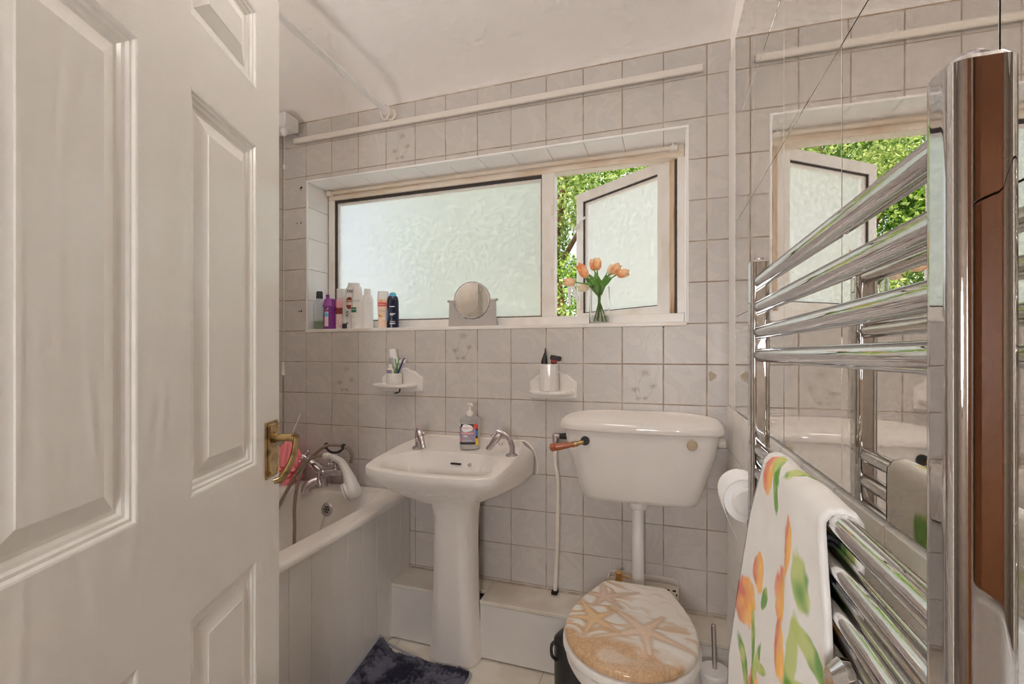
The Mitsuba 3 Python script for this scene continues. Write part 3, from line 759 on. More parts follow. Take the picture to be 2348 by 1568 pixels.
def tap(name, label, base, lean, headdir):
    """swan neck pillar tap: base, neck leaning along `lean`, body pointing down along headdir, cross handle on top"""
    k = thing(name, label, 'tap')
    b = np.asarray(base, float); L = np.asarray(lean, float); Hd = np.asarray(headdir, float)
    part(k, 'base', lathe([(.0225, 0), (.0225, .003), (.017, .007), (.012, .009)], b, 28), 'dull_chrome', smooth=35)
    top = b + L * 0.056 + np.array([0, 0, 0.094])
    part(k, 'neck', tube([b + [0, 0, .004], b + [0, 0, .035], b + L * 0.012 + [0, 0, .066], b + L * 0.035 + [0, 0, .086], top], .0105, 16), 'chrome', smooth=45)
    s = top - L * 0.014 + np.array([0, 0, -0.012])
    part(k, 'nozzle', stick(s, s + Hd * 0.078, [(0, .009), (.12, .0125), (.35, .0135), (.6, .0115), (.8, .0095), (.84, .0105), (1, .0098)], 20), 'chrome', smooth=40)
    part(k, 'cross_handle', cat([x for e in (np.cross(Hd, [0.3, 0.8, 0.2]),) for x in (rod(s + Hd * 0.028 - e / np.linalg.norm(e) * 0.027, s + Hd * 0.028 + e / np.linalg.norm(e) * 0.027, .0035, 10), sphere(s + Hd * 0.028 - e / np.linalg.norm(e) * 0.027, .0062, 1), sphere(s + Hd * 0.028 + e / np.linalg.norm(e) * 0.027, .0062, 1))]), 'chrome', smooth=40)
    return k


def unit(v): v = np.asarray(v, float); return v / np.linalg.norm(v)


tap('basin_tap', 'chrome swan neck tap at the left corner of the wash basin', [-0.955, 1.655, rz(1.655) - 0.002], unit([0.5, -0.75, 0]), unit([0.42, -0.25, -0.9]))
tap('basin_tap', 'chrome swan neck tap at the right corner of the wash basin', [-0.553, 1.645, rz(1.645) - 0.002], unit([-0.95, -0.25, 0]), unit([-0.62, -0.1, -0.78]))


# ---------------------------------------------------------------- bottles
class Bottle:
    """surface of revolution-like body facing `yaw` (0 = towards -y)"""
    def __init__(s, c, a, b, prof, e=2.0, yaw=0.0):
        s.c, s.a, s.b, s.e = np.asarray(c, float), a, b, e
        s.z, s.s = np.array([p[0] for p in prof]), np.array([p[1] for p in prof])
        s.e1 = np.array([math.cos(yaw), math.sin(yaw), 0]); s.e2 = np.array([math.sin(yaw), -math.cos(yaw), 0])

    def at(s, psi, z, k=1.0, add=0.0):
        psi, z = np.asarray(psi, float), np.asarray(z, float)
        sc = np.interp(z, s.z, s.s) * k
        sn, cs_ = np.sin(psi), np.cos(psi)
        x = (s.a * sc + add) * np.sign(sn) * np.abs(sn) ** (2 / s.e)
        y = (s.b * sc + add) * np.sign(cs_) * np.abs(cs_) ** (2 / s.e)
        return s.c + x[..., None] * s.e1 + y[..., None] * s.e2 + z[..., None] * np.array([0, 0, 1.0])

    def body(s, n=32):
        t = np.arange(n) * 2 * pi / n
        return loft([s.at(t, np.full(n, z)) for z in s.z])

    def label(s, z0, z1, p0, p1, add=0.0006, nz=6, npsi=12):
        g = [s.at(np.linspace(p0, p1, npsi), np.full(npsi, z), add=add) for z in np.linspace(z0, z1, nz)]
        h = [s.at(np.linspace(p0, p1, npsi), np.full(npsi, z), add=add * 0.3) for z in np.linspace(z0, z1, nz)]
        v = np.vstack(g + h); f = []
        o = nz * npsi
        for i in range(nz - 1):
            for j in range(npsi - 1):
                a = i * npsi + j
                f += [[a, a + 1, a + npsi + 1], [a, a + npsi + 1, a + npsi], [o + a, o + a + npsi + 1, o + a + 1], [o + a, o + a + npsi, o + a + npsi + 1]]
        return M(v, f)

    def disc(s, z, psi, r, add=0.0008, rz=None):
        t = np.arange(24) * 2 * pi / 24
        rz = rz or r
        g = [s.at(psi + k * r * np.cos(t) / s.a, z + k * rz * np.sin(t), add=add) for k in (1.0, 0.5, 0.02)]
        return loft(g, cap0=False, cap1=True)

    def text(s, txt, h, z, psi=0.0, add=0.001, bold=True, rot=False):
        m = meshkit.text_mesh(txt, h, 0.0003, bold)
        v = np.array(m.vertices)
        v[:, 0] -= v[:, 0].mean()
        x, y = (-v[:, 1], v[:, 0]) if rot else (v[:, 0], v[:, 1])
        return M(s.at(psi + np.arcsin(np.clip(x / (s.a * 1.0), -0.98, 0.98)), z + y, add=add) + v[:, 2:3] * s.e2, m.faces)


SILL = WZ0


def flat(name, c, r=0.4):
    mat(name, PB(c, r))
    return name


flat('c_purple', (0.17, 0.02, 0.20), 0.35); flat('c_purple2', (0.27, 0.05, 0.29), 0.3); flat('c_green', (0.03, 0.12, 0.01), 0.15); flat('c_lime', (0.45, 0.62, 0.15)); flat('c_cyan', (0.12, 0.48, 0.70)); flat('c_pink', (0.80, 0.38, 0.42)); flat('c_palepink', (0.82, 0.66, 0.66))
flat('c_maroon', (0.20, 0.02, 0.02)); flat('c_tan', (0.6, 0.42, 0.2)); flat('c_white', (0.85, 0.85, 0.85)); flat('c_grey', (0.42, 0.42, 0.42)); flat('c_peach', (0.86, 0.60, 0.44)); flat('c_cream', (0.86, 0.80, 0.73)); flat('c_red', (0.62, 0.07, 0.06)); flat('c_navy', (0.004, 0.006, 0.03), 0.2)
flat('c_blue', (0.05, 0.19, 0.46)); flat('c_darkgreen', (0.01, 0.11, 0.045)); flat('c_orange', (0.80, 0.40, 0.05)); flat('c_yellow', (0.75, 0.50, 0.05)); flat('c_mint', (0.16, 0.42, 0.40)); flat('c_lilac', (0.30, 0.23, 0.32)); flat('c_leafgreen', (0.07, 0.22, 0.03)); flat('c_deepblue', (0.01, 0.015, 0.12))
scene['tinted_clear'] = {'type': 'principledthin', 'base_color': rgb((0.93, 0.93, 0.93)), 'roughness': 0.15, 'spec_trans': 0.75, 'diff_trans': 0.6, 'eta': 1.4}


def yaw_at(x, y): return math.atan2(x, y) * -1.0      # faces the camera side


# mouthwash: clear body, green liquid, black cap
c = [-1.617, 1.858, SILL]
yw = yaw_at(*c[:2])
k = thing('mouthwash_bottle', 'clear bottle with green liquid and a black cap at the left end of the sill', 'bottle')
B = Bottle(c, .029, .019, [(0, .9), (.004, 1), (.10, 1), (.125, .93), (.142, .6), (.150, .48), (.156, .46)], 2.6, yw)
part(k, 'body', B.body(), 'tinted_clear', smooth=40)
Bl = Bottle([c[0], c[1], SILL + .002], .0275, .0175, [(0, .9), (.003, 1), (.038, 1)], 2.6, yw)
part(k, 'liquid', Bl.body(), 'c_green', smooth=30, label='green liquid')
part(k, 'cap', Bottle(c, .0155, .0155, [(.152, 1), (.184, .92), (.186, .8)], 2, yw).body(20), 'black', smooth=35)
part(k, 'front_label', B.label(.012, .078, 0.45, 1.15), 'c_lime'); part(k, 'emblem', B.label(.056, .082, 0.55, 1.2, .0012), 'black'); part(k, 'emblem', B.disc(.103, 0.75, .006, .001), 'c_white')
# purple sports bottle
c = [-1.563, 1.868, SILL]; yw = yaw_at(*c[:2])
k = thing('drinks_bottle', 'purple bottle with a purple spout lid standing second on the sill', 'bottle')
B = Bottle(c, .030, .026, [(0, .9), (.004, 1), (.105, .97), (.108, 1.02), (.112, .99)], 2, yw)
part(k, 'body', B.body(), 'c_purple', smooth=35)
part(k, 'lid', Bottle(c, .031, .028, [(.110, 1.08), (.118, 1.08), (.145, .82), (.148, .74)], 2, yw).body(), 'c_purple2', smooth=35)
part(k, 'spout', tube([[c[0] - .012, c[1], SILL + .146], [c[0] - .014, c[1], SILL + .160], [c[0] - .012, c[1] - .002, SILL + .169]], [.009, .008, .009], 12), 'c_purple', smooth=40)
part(k, 'clip', cbox(c[0] + .024, c[0] + .031, c[1] - .015, c[1] - .006, SILL + .095, SILL + .145, .002), 'c_purple')
part(k, 'front_label', B.label(.014, .085, -0.95, -0.25), 'c_palepink'); part(k, 'emblem', B.disc(.070, -0.6, .011, .0012), 'c_cyan'); part(k, 'emblem', tube(B.at(np.array([-.75, -.5, -.35, -.3]), np.array([.094, .094, .098, .106]), add=.001), .002, 6), 'c_palepink', smooth=True)
# pink and white bottle
c = [-1.519, 1.892, SILL]; yw = yaw_at(*c[:2])
k = thing('lotion_bottle', 'slim white and pink bottle with a pale cap behind the purple bottle', 'bottle')
B = Bottle(c, .024, .017, [(0, .9), (.004, 1), (.13, 1), (.150, .86), (.160, .8)], 2.4, yw)
part(k, 'body', B.body(), 'c_palepink', smooth=40); part(k, 'cap', Bottle(c, .021, .016, [(.155, .95), (.197, .95), (.199, .85)], 2.2, yw).body(), 'plastic_white', smooth=35)
part(k, 'front_label', B.label(.075, .142, -1.1, 0.6), 'c_pink'); part(k, 'emblem', B.label(.075, .105, -1.1, 0.3, .0012), 'c_maroon'); part(k, 'emblem', B.disc(.035, 0.0, .013, .001, .022), 'c_pink'); part(k, 'emblem', B.disc(.037, 0.05, .009, .0015, .018), 'c_palepink')
part(k, 'lettering', B.text('ROSE', .006, .145, 0.1), 'c_grey')
# tube with black cap
c = [-1.475, 1.875, SILL]; yw = yaw_at(*c[:2])
k = thing('cream_tube', 'white squeeze tube standing on its black cap', 'tube')
t_ = np.arange(28) * 2 * pi / 28
part(k, 'body', loft([np.c_[c[0] + .019 * np.cos(t_), c[1] + .013 * f_ * np.sin(t_), np.full(28, SILL + z)] for z, f_ in ((.026, 1), (.06, .95), (.11, .5), (.150, .12), (.155, .1))]), 'plastic_white', smooth=40)
part(k, 'cap', lathe([(.0165, 0), (.0175, .002), (.0175, .024), (.0165, .026)], (c[0], c[1], SILL), 24), 'black', smooth=35)
part(k, 'lettering', cbox(c[0] - .012, c[0] - .009, c[1] - .0128, c[1] - .012, SILL + .06, SILL + .10), 'c_grey')
# big white bottle with the red disc
c = [-1.448, 1.898, SILL]; yw = yaw_at(*c[:2])
k = thing('conditioner_bottle', 'tall white bottle with a dark red disc and bold lettering behind the white shampoo', 'bottle')
B = Bottle(c, .042, .022, [(0, .95), (.004, 1), (.16, 1), (.195, .9), (.207, .7), (.209, .6)], 3, yw)
part(k, 'body', B.body(), 'plastic_white', smooth=40); part(k, 'cap', Bottle(c, .030, .018, [(.208, .9), (.222, .9), (.224, .8)], 2.5, yw).body(), 'plastic_white', smooth=35)
part(k, 'emblem', B.disc(.125, -0.35, .022, .0008, .029), 'c_maroon'); part(k, 'emblem', B.label(.116, .130, -1.0, 0.1, .0014), 'c_cream'); part(k, 'emblem', B.label(.133, .139, -.75, 0.1, .0014), 'c_tan')
for txt, h, z, p in (('XXL', .013, .176, -.42), ('CO', .009, .119, -.62), ('DE', .011, .075, -.62), ('SC', .011, .060, -.62)):
    part(k, 'lettering', B.text(txt, h, z, p, .0022), 'c_red' if txt == 'CO' else 'black')
for z, w in ((.089, .3), (.052, .28), (.045, .2), (.037, .22)):
    part(k, 'lettering', B.label(z, z + .002, -.8, -.8 + w, .0012), 'c_grey')
part(k, 'lettering', B.label(.027, .031, -.85, -.5, .0012), 'black')
# white shampoo
c = [-1.396, 1.856, SILL]; yw = yaw_at(*c[:2])
k = thing('shampoo_bottle', 'white shampoo bottle with a dark green label band, front of the group', 'bottle')
B = Bottle(c, .0285, .019, [(0, .92), (.004, 1), (.10, 1), (.150, .88), (.170, .78), (.173, .7)], 2.6, yw)
part(k, 'body', B.body(), 'plastic_white', smooth=40); part(k, 'cap', Bottle(c, .0225, .0155, [(.170, .98), (.188, .9), (.198, .8), (.2, .7)], 2.3, yw).body(), 'plastic_white', smooth=40)
part(k, 'front_label', B.label(.076, .100, -1.1, -0.1), 'c_darkgreen'); part(k, 'lettering', B.text('SMOOTH', .0045, .088, -.55, .0014), 'c_white'); part(k, 'lettering', B.text('PANTENE', .0065, .128, -.55), 'c_grey'); part(k, 'lettering', B.text('PRO-V', .0045, .119, -.55), 'c_grey')
part(k, 'emblem', B.disc(.108, -.75, .004), 'c_tan'); part(k, 'emblem', B.disc(.069, -.55, .004), 'c_lime'); part(k, 'lettering', B.label(.060, .0615, -1.1, -.2), 'c_grey'); part(k, 'lettering', B.label(.051, .054, -.9, -.4), 'c_grey')
# translucent white bottle
c = [-1.366, 1.893, SILL]; yw = yaw_at(*c[:2])
k = thing('white_bottle', 'plain pale white bottle right of the white shampoo', 'bottle')
B = Bottle(c, .027, .020, [(0, .92), (.004, 1), (.14, 1), (.158, .8), (.162, .7)], 2.8, yw)
part(k, 'body', B.body(), 'plastic_white', smooth=40); part(k, 'cap', Bottle(c, .016, .014, [(.160, 1), (.190, .95), (.192, .85)], 2.2, yw).body(20), 'plastic_white', smooth=35)
part(k, 'lettering', B.label(.118, .120, .2, .6), 'c_grey')
# peach bottle
c = [-1.272, 1.885, SILL]; yw = yaw_at(*c[:2])
k = thing('body_wash_bottle', 'cream and peach bottle with a red badge beside the navy bottle', 'bottle')
B = Bottle(c, .0275, .018, [(0, .80), (.004, .86), (.05, .88), (.11, 1), (.140, 1), (.142, .98)], 2.8, yw)
part(k, 'body', B.body(), 'c_cream', smooth=40); part(k, 'cap', Bottle(c, .0275, .018, [(.142, .99), (.145, 1), (.172, .93), (.175, .88)], 2.8, yw).body(), 'plastic_white', smooth=35)
part(k, 'front_label', B.label(.006, .136, -1.0, 0.5, .0006), 'c_peach'); part(k, 'emblem', B.label(.103, .122, -.85, .38, .0012), 'c_red'); part(k, 'lettering', B.text('Cussons', .0045, .110, -.24, .0018), 'c_cream'); part(k, 'emblem', B.disc(.129, -.25, .007, .0012, .005), 'c_tan')
part(k, 'lettering', B.label(.084, .0855, -.8, .3, .0012), 'c_grey'); part(k, 'lettering', B.label(.078, .080, -.7, .2, .0012), 'c_grey'); part(k, 'emblem', B.disc(.056, -.25, .006, .0012, .007), 'c_orange'); part(k, 'emblem', B.disc(.047, .05, .006, .0014), 'c_cream'); part(k, 'emblem', B.disc(.060, -.6, .004, .0012), 'c_darkgreen')
# blue bottle
c = [-1.224, 1.890, SILL]; yw = yaw_at(*c[:2])
k = thing('shower_gel_bottle', 'dark navy bottle with a blue flash and a pale teal cap beside the peach bottle', 'bottle')
B = Bottle(c, .028, .018, [(0, .93), (.004, .97), (.07, 1), (.13, .93), (.147, .78), (.150, .70)], 2.5, yw)
part(k, 'body', B.body(), 'c_navy', smooth=40); part(k, 'cap', Bottle(c, .017, .013, [(.149, 1), (.162, .9), (.164, .8)], 2.2, yw).body(20), 'c_cyan', smooth=35)
part(k, 'cap_top', cbox(c[0] - .008, c[0] + .010, c[1] - .008, c[1] + .008, SILL + .163, SILL + .168, .001), 'c_mint')
part(k, 'emblem', B.disc(.062, -1.05, .010, .0012, .034), 'c_blue')
for z, p0, p1, mt_ in ((.099, -.45, .2, 'c_white'), (.066, -.4, .3, 'c_white'), (.060, -.4, .05, 'c_white'), (.029, -.4, .3, 'c_grey'), (.020, -.45, .3, 'c_white')):
    part(k, 'lettering', B.label(z, z + .0042, p0, p1, .0012), mt_)

mat('stand_backlit', PB((0.42, 0.39, 0.37), 0.35))  # white stand, its backlit shade put into the colour
# shaving mirror on the sill
k = thing('shaving_mirror', 'round shaving mirror on a white U-shaped stand on the window sill', 'mirror')
mxc, myc, mz = -0.8235, 1.90, SILL + 0.118
stand = rounded([(-0.113, 0.0), (0.113, 0.0), (0.108, 0.115), (-0.108, 0.115)], 0.012).difference(Polygon(circ(48, 0.083) + np.array([0, 0.118])))
stand = sbox(-0.113, 0.0, 0.113, 0.1175).intersection(Polygon([(-0.113, 0.0), (0.113, 0.0), (0.109, 0.12), (-0.109, 0.12)])).difference(Polygon(circ(64, 0.087) + np.array([0, 0.118]))).buffer(-0.004).buffer(0.004)
part(k, 'stand', tf(prism_xz(stand, -0.008, 0.008), frame_tf([mxc, myc, SILL], [1, 0, 0], [0, 1, 0], [0, 0, 1])), 'stand_backlit')
part(k, 'foot', cbox(mxc - 0.112, mxc + 0.112, myc - 0.008, myc + 0.035, SILL, SILL + 0.012, 0.004), 'stand_backlit')
md = unit([0.16, -1, -0.02])
mc = np.array([mxc, myc - 0.002, mz])
part(k, 'rim', stick(mc - md * 0.007, mc + md * 0.007, [(0, .078), (.3, .083), (.7, .083), (.95, .080), (1, .078)], 48), 'dull_chrome', smooth=35)
part(k, 'glass', stick(mc + md * 0.0065, mc + md * 0.0078, [(0, .077), (1, .077)], 48), 'mirror_glass')
for s in (-1, 1):
    part(k, 'pivot', stick([mxc + s * 0.082, myc, mz], [mxc + s * 0.120, myc, mz], [(0, .0035), (.75, .0035), (.76, .005), (1, .005)], 12), 'dull_chrome')

# vase of tulips
VX, VY = -0.263, 1.888
va = thing('glass_vase', 'clear glass cylinder vase holding tulips on the window sill', 'vase')
also(va, lathe([(.039, 0), (.0405, .003), (.0405, .148), (.0400, .150), (.0388, .150), (.0383, .148), (.0383, .010), (.037, .007)], (VX, VY, SILL + 0.0005), 40), 'clear_glass', smooth=35)


def petal_color(p, n, uv): return mix((0.93, 0.62, 0.36), (0.86, 0.30, 0.10), smoothstep(0.35, 0.7, fbm(p.x * 45, p.y * 45, p.z * 30)))


mat('petal', PB(proc(petal_color), 0.5, sheen=0.2)); mat('petal_pale', PB((0.92, 0.76, 0.56), 0.5)); mat('stem_green', PB((0.10, 0.22, 0.035), 0.45)); mat('leaf_green', PB(proc(lambda p, n, uv: mix((0.12, 0.30, 0.04), (0.055, 0.17, 0.02), noise(p.x * 60, p.y * 60, p.z * 12))), 0.4))


def tulip_head(c, d, L=0.049, r=0.0165):
    a, b, d = basis(d); c = np.asarray(c, float)
    n = 36; t = np.arange(n) * 2 * pi / n
    rings = []
    for s, q in ((0, .12), (.06, .55), (.18, .86), (.35, 1.0), (.55, 1.02), (.72, .92), (.86, .74), (.95, .55)):
        lob = 1 + 0.10 * np.abs(np.cos(1.5 * t)) * (0.4 + s)
        top = s * L + (0.10 * L * np.cos(3 * t) if s > 0.9 else 0.04 * L * np.cos(3 * t) * s)
        rings.append(c + r * q * lob[:, None] * (np.cos(t)[:, None] * a + np.sin(t)[:, None] * b) + np.asarray(top)[:, None] * d if not np.isscalar(top) else c + r * q * lob[:, None] * (np.cos(t)[:, None] * a + np.sin(t)[:, None] * b) + top * d)
    return loft(rings, cap1=True)


def leaf_blade(pts, w, up):
    """long pointed leaf with a folded midrib"""
    p = spline(pts, 8); n = len(p)
    d = np.gradient(p, axis=0); d /= np.linalg.norm(d, axis=1, keepdims=True)
    up = np.asarray(up, float)
    v = []
    for i in range(n):
        s = i / (n - 1)
        ww = w * (math.sin(pi * min(1, s * 0.86 + 0.14)) ** 0.8) * (1 - s ** 4) + 0.0006
        e = np.cross(d[i], up); e /= np.linalg.norm(e); nn = np.cross(e, d[i])
        v += [p[i] - e * ww + nn * ww * 0.35, p[i] + nn * 0.0006, p[i] + e * ww + nn * ww * 0.35, p[i] - nn * 0.0008]
    f = []
    for i in range(n - 1):
        for j in range(4):
            a, b = i * 4 + j, i * 4 + (j + 1) % 4
            f += [[a, b, b + 4], [a, b + 4, a + 4]]
    return M(v, f)


TUL = [((-0.383, 1.88, 1.472), (-1, 0.0, 0.05), 'orange tulip on the far left drooping out of the vase', 'petal'), ((-0.335, 1.90, 1.528), (-0.75, 0.2, 0.75), 'upper orange tulip of the left pair leaning over the vase', 'petal'),
       ((-0.322, 1.87, 1.505), (-0.65, 0, 0.9), 'lower orange tulip of the left pair leaning over the vase', 'petal'), ((-0.287, 1.90, 1.540), (-0.15, 0.1, 1), 'orange tulip standing upright behind the middle one', 'petal'),
       ((-0.270, 1.875, 1.537), (0.0, 0, 1), 'orange tulip standing upright in the middle of the vase', 'petal'), ((-0.200, 1.88, 1.515), (0.75, -0.1, 0.7), 'deep orange tulip on the right of the vase', 'petal'),
       ((-0.172, 1.89, 1.498), (1, 0, 0.12), 'orange tulip furthest right beside the vase', 'petal'), ((-0.330, 1.915, 1.452), (-1, 0.1, -0.12), 'pale peach tulip hanging lowest on the left of the vase', 'petal_pale'),
       ((-0.218, 1.92, 1.520), (0.3, 0.3, 0.8), 'pale peach tulip half hidden behind the right tulips', 'petal_pale')]
for i, (c, d, lab_, pm) in enumerate(TUL):
    c = np.array(c, float); d = unit(d)
    k = thing('tulip', lab_, 'tulip')
    base = c - d * 0.024
    part(k, 'flower_head', tulip_head(base, d), pm, smooth=50)
    a = i * 2.4
    foot = np.array([VX - 0.6 * (c[0] - VX) * 0.4 + 0.006 * math.cos(a), VY + 0.012 * math.sin(a), SILL + 0.012])
    foot[0] = np.clip(foot[0], VX - 0.028, VX + 0.028)
    mid = np.array([VX + (c[0] - VX) * 0.16, VY + (c[1] - VY) * 0.3, SILL + 0.155])
    part(k, 'stem', tube([foot, foot * 0.45 + mid * 0.55, mid, mid * 0.5 + base * 0.5 - d * 0.006, base + d * 0.002], 0.0024, 8), 'stem_green', smooth=True)
    side = np.array([math.cos(a), math.sin(a), 0])
    tip = mid + (base - mid) * 0.78 + side * 0.012
    part(k, 'leaf', leaf_blade([mid * 0.75 + foot * 0.25, mid + side * 0.006, mid * 0.5 + tip * 0.5 + side * 0.006 + [0, -0.004, 0], tip], 0.0105, [0.1 * math.cos(a), -1, 0.15]), 'leaf_green', smooth=40)
    tip2 = mid + (base - mid) * 0.55 + np.array([0.022 * math.sin(a * 1.7), 0.01 * math.cos(a), 0.03])
    part(k, 'leaf', leaf_blade([mid * 0.8 + foot * 0.2, mid * .7 + tip2 * .3 - side * 0.004, tip2], 0.0095, [0.3 * math.sin(a), -1, 0.1]), 'leaf_green', smooth=40)

# ---------------------------------------------------------------- ceramic wall holders and what stands on them
def wall_holder(label, xc, z0, w, h, sx0, sx1, sz, depth):
    k = thing('wall_holder', label, 'holder')
    hw_ = w / 2
    pl = Polygon([(-hw_, 0), (hw_, 0), (hw_, h * .62), (hw_ * .86, h * .68), (hw_ * .62, h * .86), (hw_ * .40, h * .90), (hw_ * .22, h), (-hw_ * .22, h), (-hw_ * .40, h * .90), (-hw_ * .62, h * .86), (-hw_ * .86, h * .68), (-hw_, h * .62)]).buffer(-.005).buffer(.005)
    front = pl.buffer(-0.005)
    q0, q1 = radial(pl, (0, h * .45), 96), radial(front, (0, h * .45), 96)
    pm = loft([np.c_[q0[:, 0] + xc, np.full(96, YB), q0[:, 1] + z0], np.c_[q0[:, 0] + xc, np.full(96, YB - .009), q0[:, 1] + z0], np.c_[q1[:, 0] + xc, np.full(96, YB - .014), q1[:, 1] + z0]])
    part(k, 'back_plate', pm, 'ceramic', smooth=35)
    c = (sx0 + sx1) / 2; a = (sx1 - sx0) / 2
    q = radial(rounded([(-a, 0), (a, 0), (a * .98, -depth * .55), (a * .78, -depth * .9), (a * .3, -depth), (-a * .3, -depth), (-a * .78, -depth * .9), (-a * .98, -depth * .55)], .008), (0, -depth * .45), 72) + np.array([c, YB - .010])
    cc = np.array([c, YB - .01 - depth * .45])
    part(k, 'shelf', loft([np.c_[cc + (q - cc) * s, np.full(72, sz + z)] for s, z in ((.86, -.012), (.96, -.009), (1, -.003), (1, .002), (.96, .0055), (.9, .005), (.87, .003))]), 'ceramic', smooth=40)
    return k


wall_holder('cream ceramic wall holder with a short beaker, left of the soap bottle', -1.128, 1.012, .205, .105, -1.25, -1.046, 1.042, .085)
wall_holder('cream ceramic wall holder with a tall ribbed beaker above the cistern', -0.437, 1.000, .190, .112, -0.524, -0.352, 1.030, .085)


def beaker(label, c, r0, r1, h, ribs=0, b='ceramic'):
    n = 72; t = np.arange(n) * 2 * pi / n
    rb = 1 + (0.012 * np.sign(np.sin(ribs * t)) if ribs else 0)
    def rg(r, z, k=1.0): return np.c_[c[0] + r * (1 + (rb - 1) * k) * np.cos(t), c[1] + r * (1 + (rb - 1) * k) * np.sin(t), np.full(n, c[2] + z)]
    return solo('tumbler', loft([rg(r0 * .94, 0), rg(r0, .003), rg(r1, h - .003), rg(r1 - .0012, h, 0), rg(r1 - .003, h - .001, 0), rg(r0 - .0035, .006, 0)]), b, label, 'tumbler', smooth=40)


HL = (-1.135, 1.762, 1.0478); HR = (-0.440, 1.762, 1.0358)
beaker('short cream beaker holding toothbrushes and toothpaste', HL, .034, .034, .047)
beaker('tall white ribbed beaker holding a trimmer and a razor', HR, .038, .036, .104, 24)


def flat_tube(name, label, p0, p1, w, neck, capr, body_m, cap_m, stripe=None):
    """toothpaste tube standing on its crimp: p0 crimp end, p1 cap end"""
    k = thing(name, label, 'toothpaste')
    p0, p1 = np.asarray(p0, float), np.asarray(p1, float); d = unit(p1 - p0); e = unit(np.cross(d, [0, 1, 0])); g = np.cross(e, d); L = np.linalg.norm(p1 - p0)
    cc = circ(28)
    def rg(s, a, b): return p0 + d * s * L + a * cc[:, :1] * e + b * cc[:, 1:] * g
    part(k, 'body', loft([rg(0, w, .001), rg(.05, w, .002), rg(.4, w * .97, w * .5), rg(.72, w * .88, w * .8), rg(.80, neck, neck)]), body_m, smooth=40)
    part(k, 'cap', loft([rg(.79, capr, capr), rg(.81, capr * 1.05, capr * 1.05), rg(.97, capr * .95, capr * .95), rg(1, capr * .85, capr * .85)]), cap_m, smooth=35)
    if stripe:
        t = np.linspace(-.2, 1.0, 8)
        for s0, s1, a0, a1, m_ in stripe:
            g_ = []
            for s in np.linspace(s0, s1, 8):
                wa = np.interp(s, [0, .05, .4, .72, .8], [w, w, w * .97, w * .88, neck]); wb_ = np.interp(s, [0, .05, .4, .72, .8], [.001, .002, w * .5, w * .8, neck])
                ang = np.linspace(a0, a1, 8)
                g_.append(p0 + d * s * L + (wa * np.sin(ang)[:, None] * e - wb_ * np.cos(ang)[:, None] * g) * 1.015 + np.cos(ang)[:, None] * -0.0006 * g)
            v = np.vstack(g_); f = []
            for i in range(7):
                for j in range(7):
                    q = i * 8 + j; f += [[q, q + 1, q + 9], [q, q + 9, q + 8]]
            part(k, 'print', M(v, f), m_)
    return k


flat_tube('toothpaste_tube', 'large white toothpaste tube with a green stripe and grey panel leaning in the beaker', [HL[0] + .012, HL[1] + .010, HL[2] + .004], [HL[0] - .020, HL[1] + .016, HL[2] + .150], .023, .018, .0175, 'plastic_white', 'plastic_white',
          [(.1, .70, -.9, -.62, 'c_leafgreen'), (.1, .74, -.45, 1.0, 'c_grey')])
flat_tube('toothpaste_tube', 'small white and lilac toothpaste tube at the front of the beaker', [HL[0] - .010, HL[1] - .012, HL[2] + .004], [HL[0] - .008, HL[1] - .014, HL[2] + .086], .020, .008, .0085, 'c_cream', 'plastic_cream', [(.15, .72, -.8, .6, 'c_lilac')])


def brush(label, p0, p1, m0, m1):
    k = thing('toothbrush', label, 'toothbrush')
    p0, p1 = np.asarray(p0, float), np.asarray(p1, float); d = unit(p1 - p0); e = unit(np.cross(d, [0, 1, 0]))
    part(k, 'handle', tube([p0, p0 * .5 + p1 * .5 + e * .003, p0 * .22 + p1 * .78 + e * .002, p1], [.0048, .0052, .0032, .0050], 10, flat=.8), m0, smooth=True)
    part(k, 'bristles', tube([p0 * .16 + p1 * .84 - e * .006, p1 - e * .006 - d * .002], [.0058, .0052], 10, smooth=False), m1)


brush('blue toothbrush leaning right in the beaker', [HL[0] + .008, HL[1] - .006, HL[2] + .005], [HL[0] + .050, HL[1] + .004, HL[2] + .112], 'c_deepblue', 'plastic_white')
brush('green and white toothbrush standing just left of the blue toothbrush', [HL[0] + .006, HL[1] - .018, HL[2] + .005], [HL[0] + .036, HL[1] - .012, HL[2] + .110], 'c_leafgreen', 'plastic_white')
solo('wall_hook', tube([[HL[0] + .010, YB - .03, 1.03], [HL[0] + .015, YB - .045, 1.012], [HL[0] - .005, YB - .05, 1.006]], .003, 8), 'black', 'small black hook under the left ceramic holder', 'hook', smooth=True)
k = thing('nose_trimmer', 'black pointed trimmer sticking out of the tall beaker', 'trimmer')
tb = np.array([HR[0] - .018, HR[1] - .004, HR[2]])
part(k, 'body', loft([np.c_[tb[0] + dx + r * np.cos(t_), tb[1] + r * .9 * np.sin(t_), np.full(28, tb[2] + z)] for z, r, dx in ((.005, .012, 0), (.10, .0125, 0), (.118, .012, .001), (.135, .008, .003), (.150, .0035, .005), (.164, .0022, .005), (.165, .001, .005))]), 'black', smooth=40)
k = thing('razor', 'black safety razor leaning right in the tall beaker', 'razor')
part(k, 'handle', tube([[HR[0] + .004, HR[1], HR[2] + .006], [HR[0] + .012, HR[1] - .003, HR[2] + .07], [HR[0] + .022, HR[1] - .006, HR[2] + .118]], [.006, .007, .008], 12), 'black', smooth=True)
part(k, 'head', tf(cbox(-.021, .021, -.007, .007, -.009, .009, .003), trimesh.transformations.translation_matrix([HR[0] + .029, HR[1] - .008, HR[2] + .127]) @ trimesh.transformations.rotation_matrix(0.18, [0, 1, 0])), 'black')
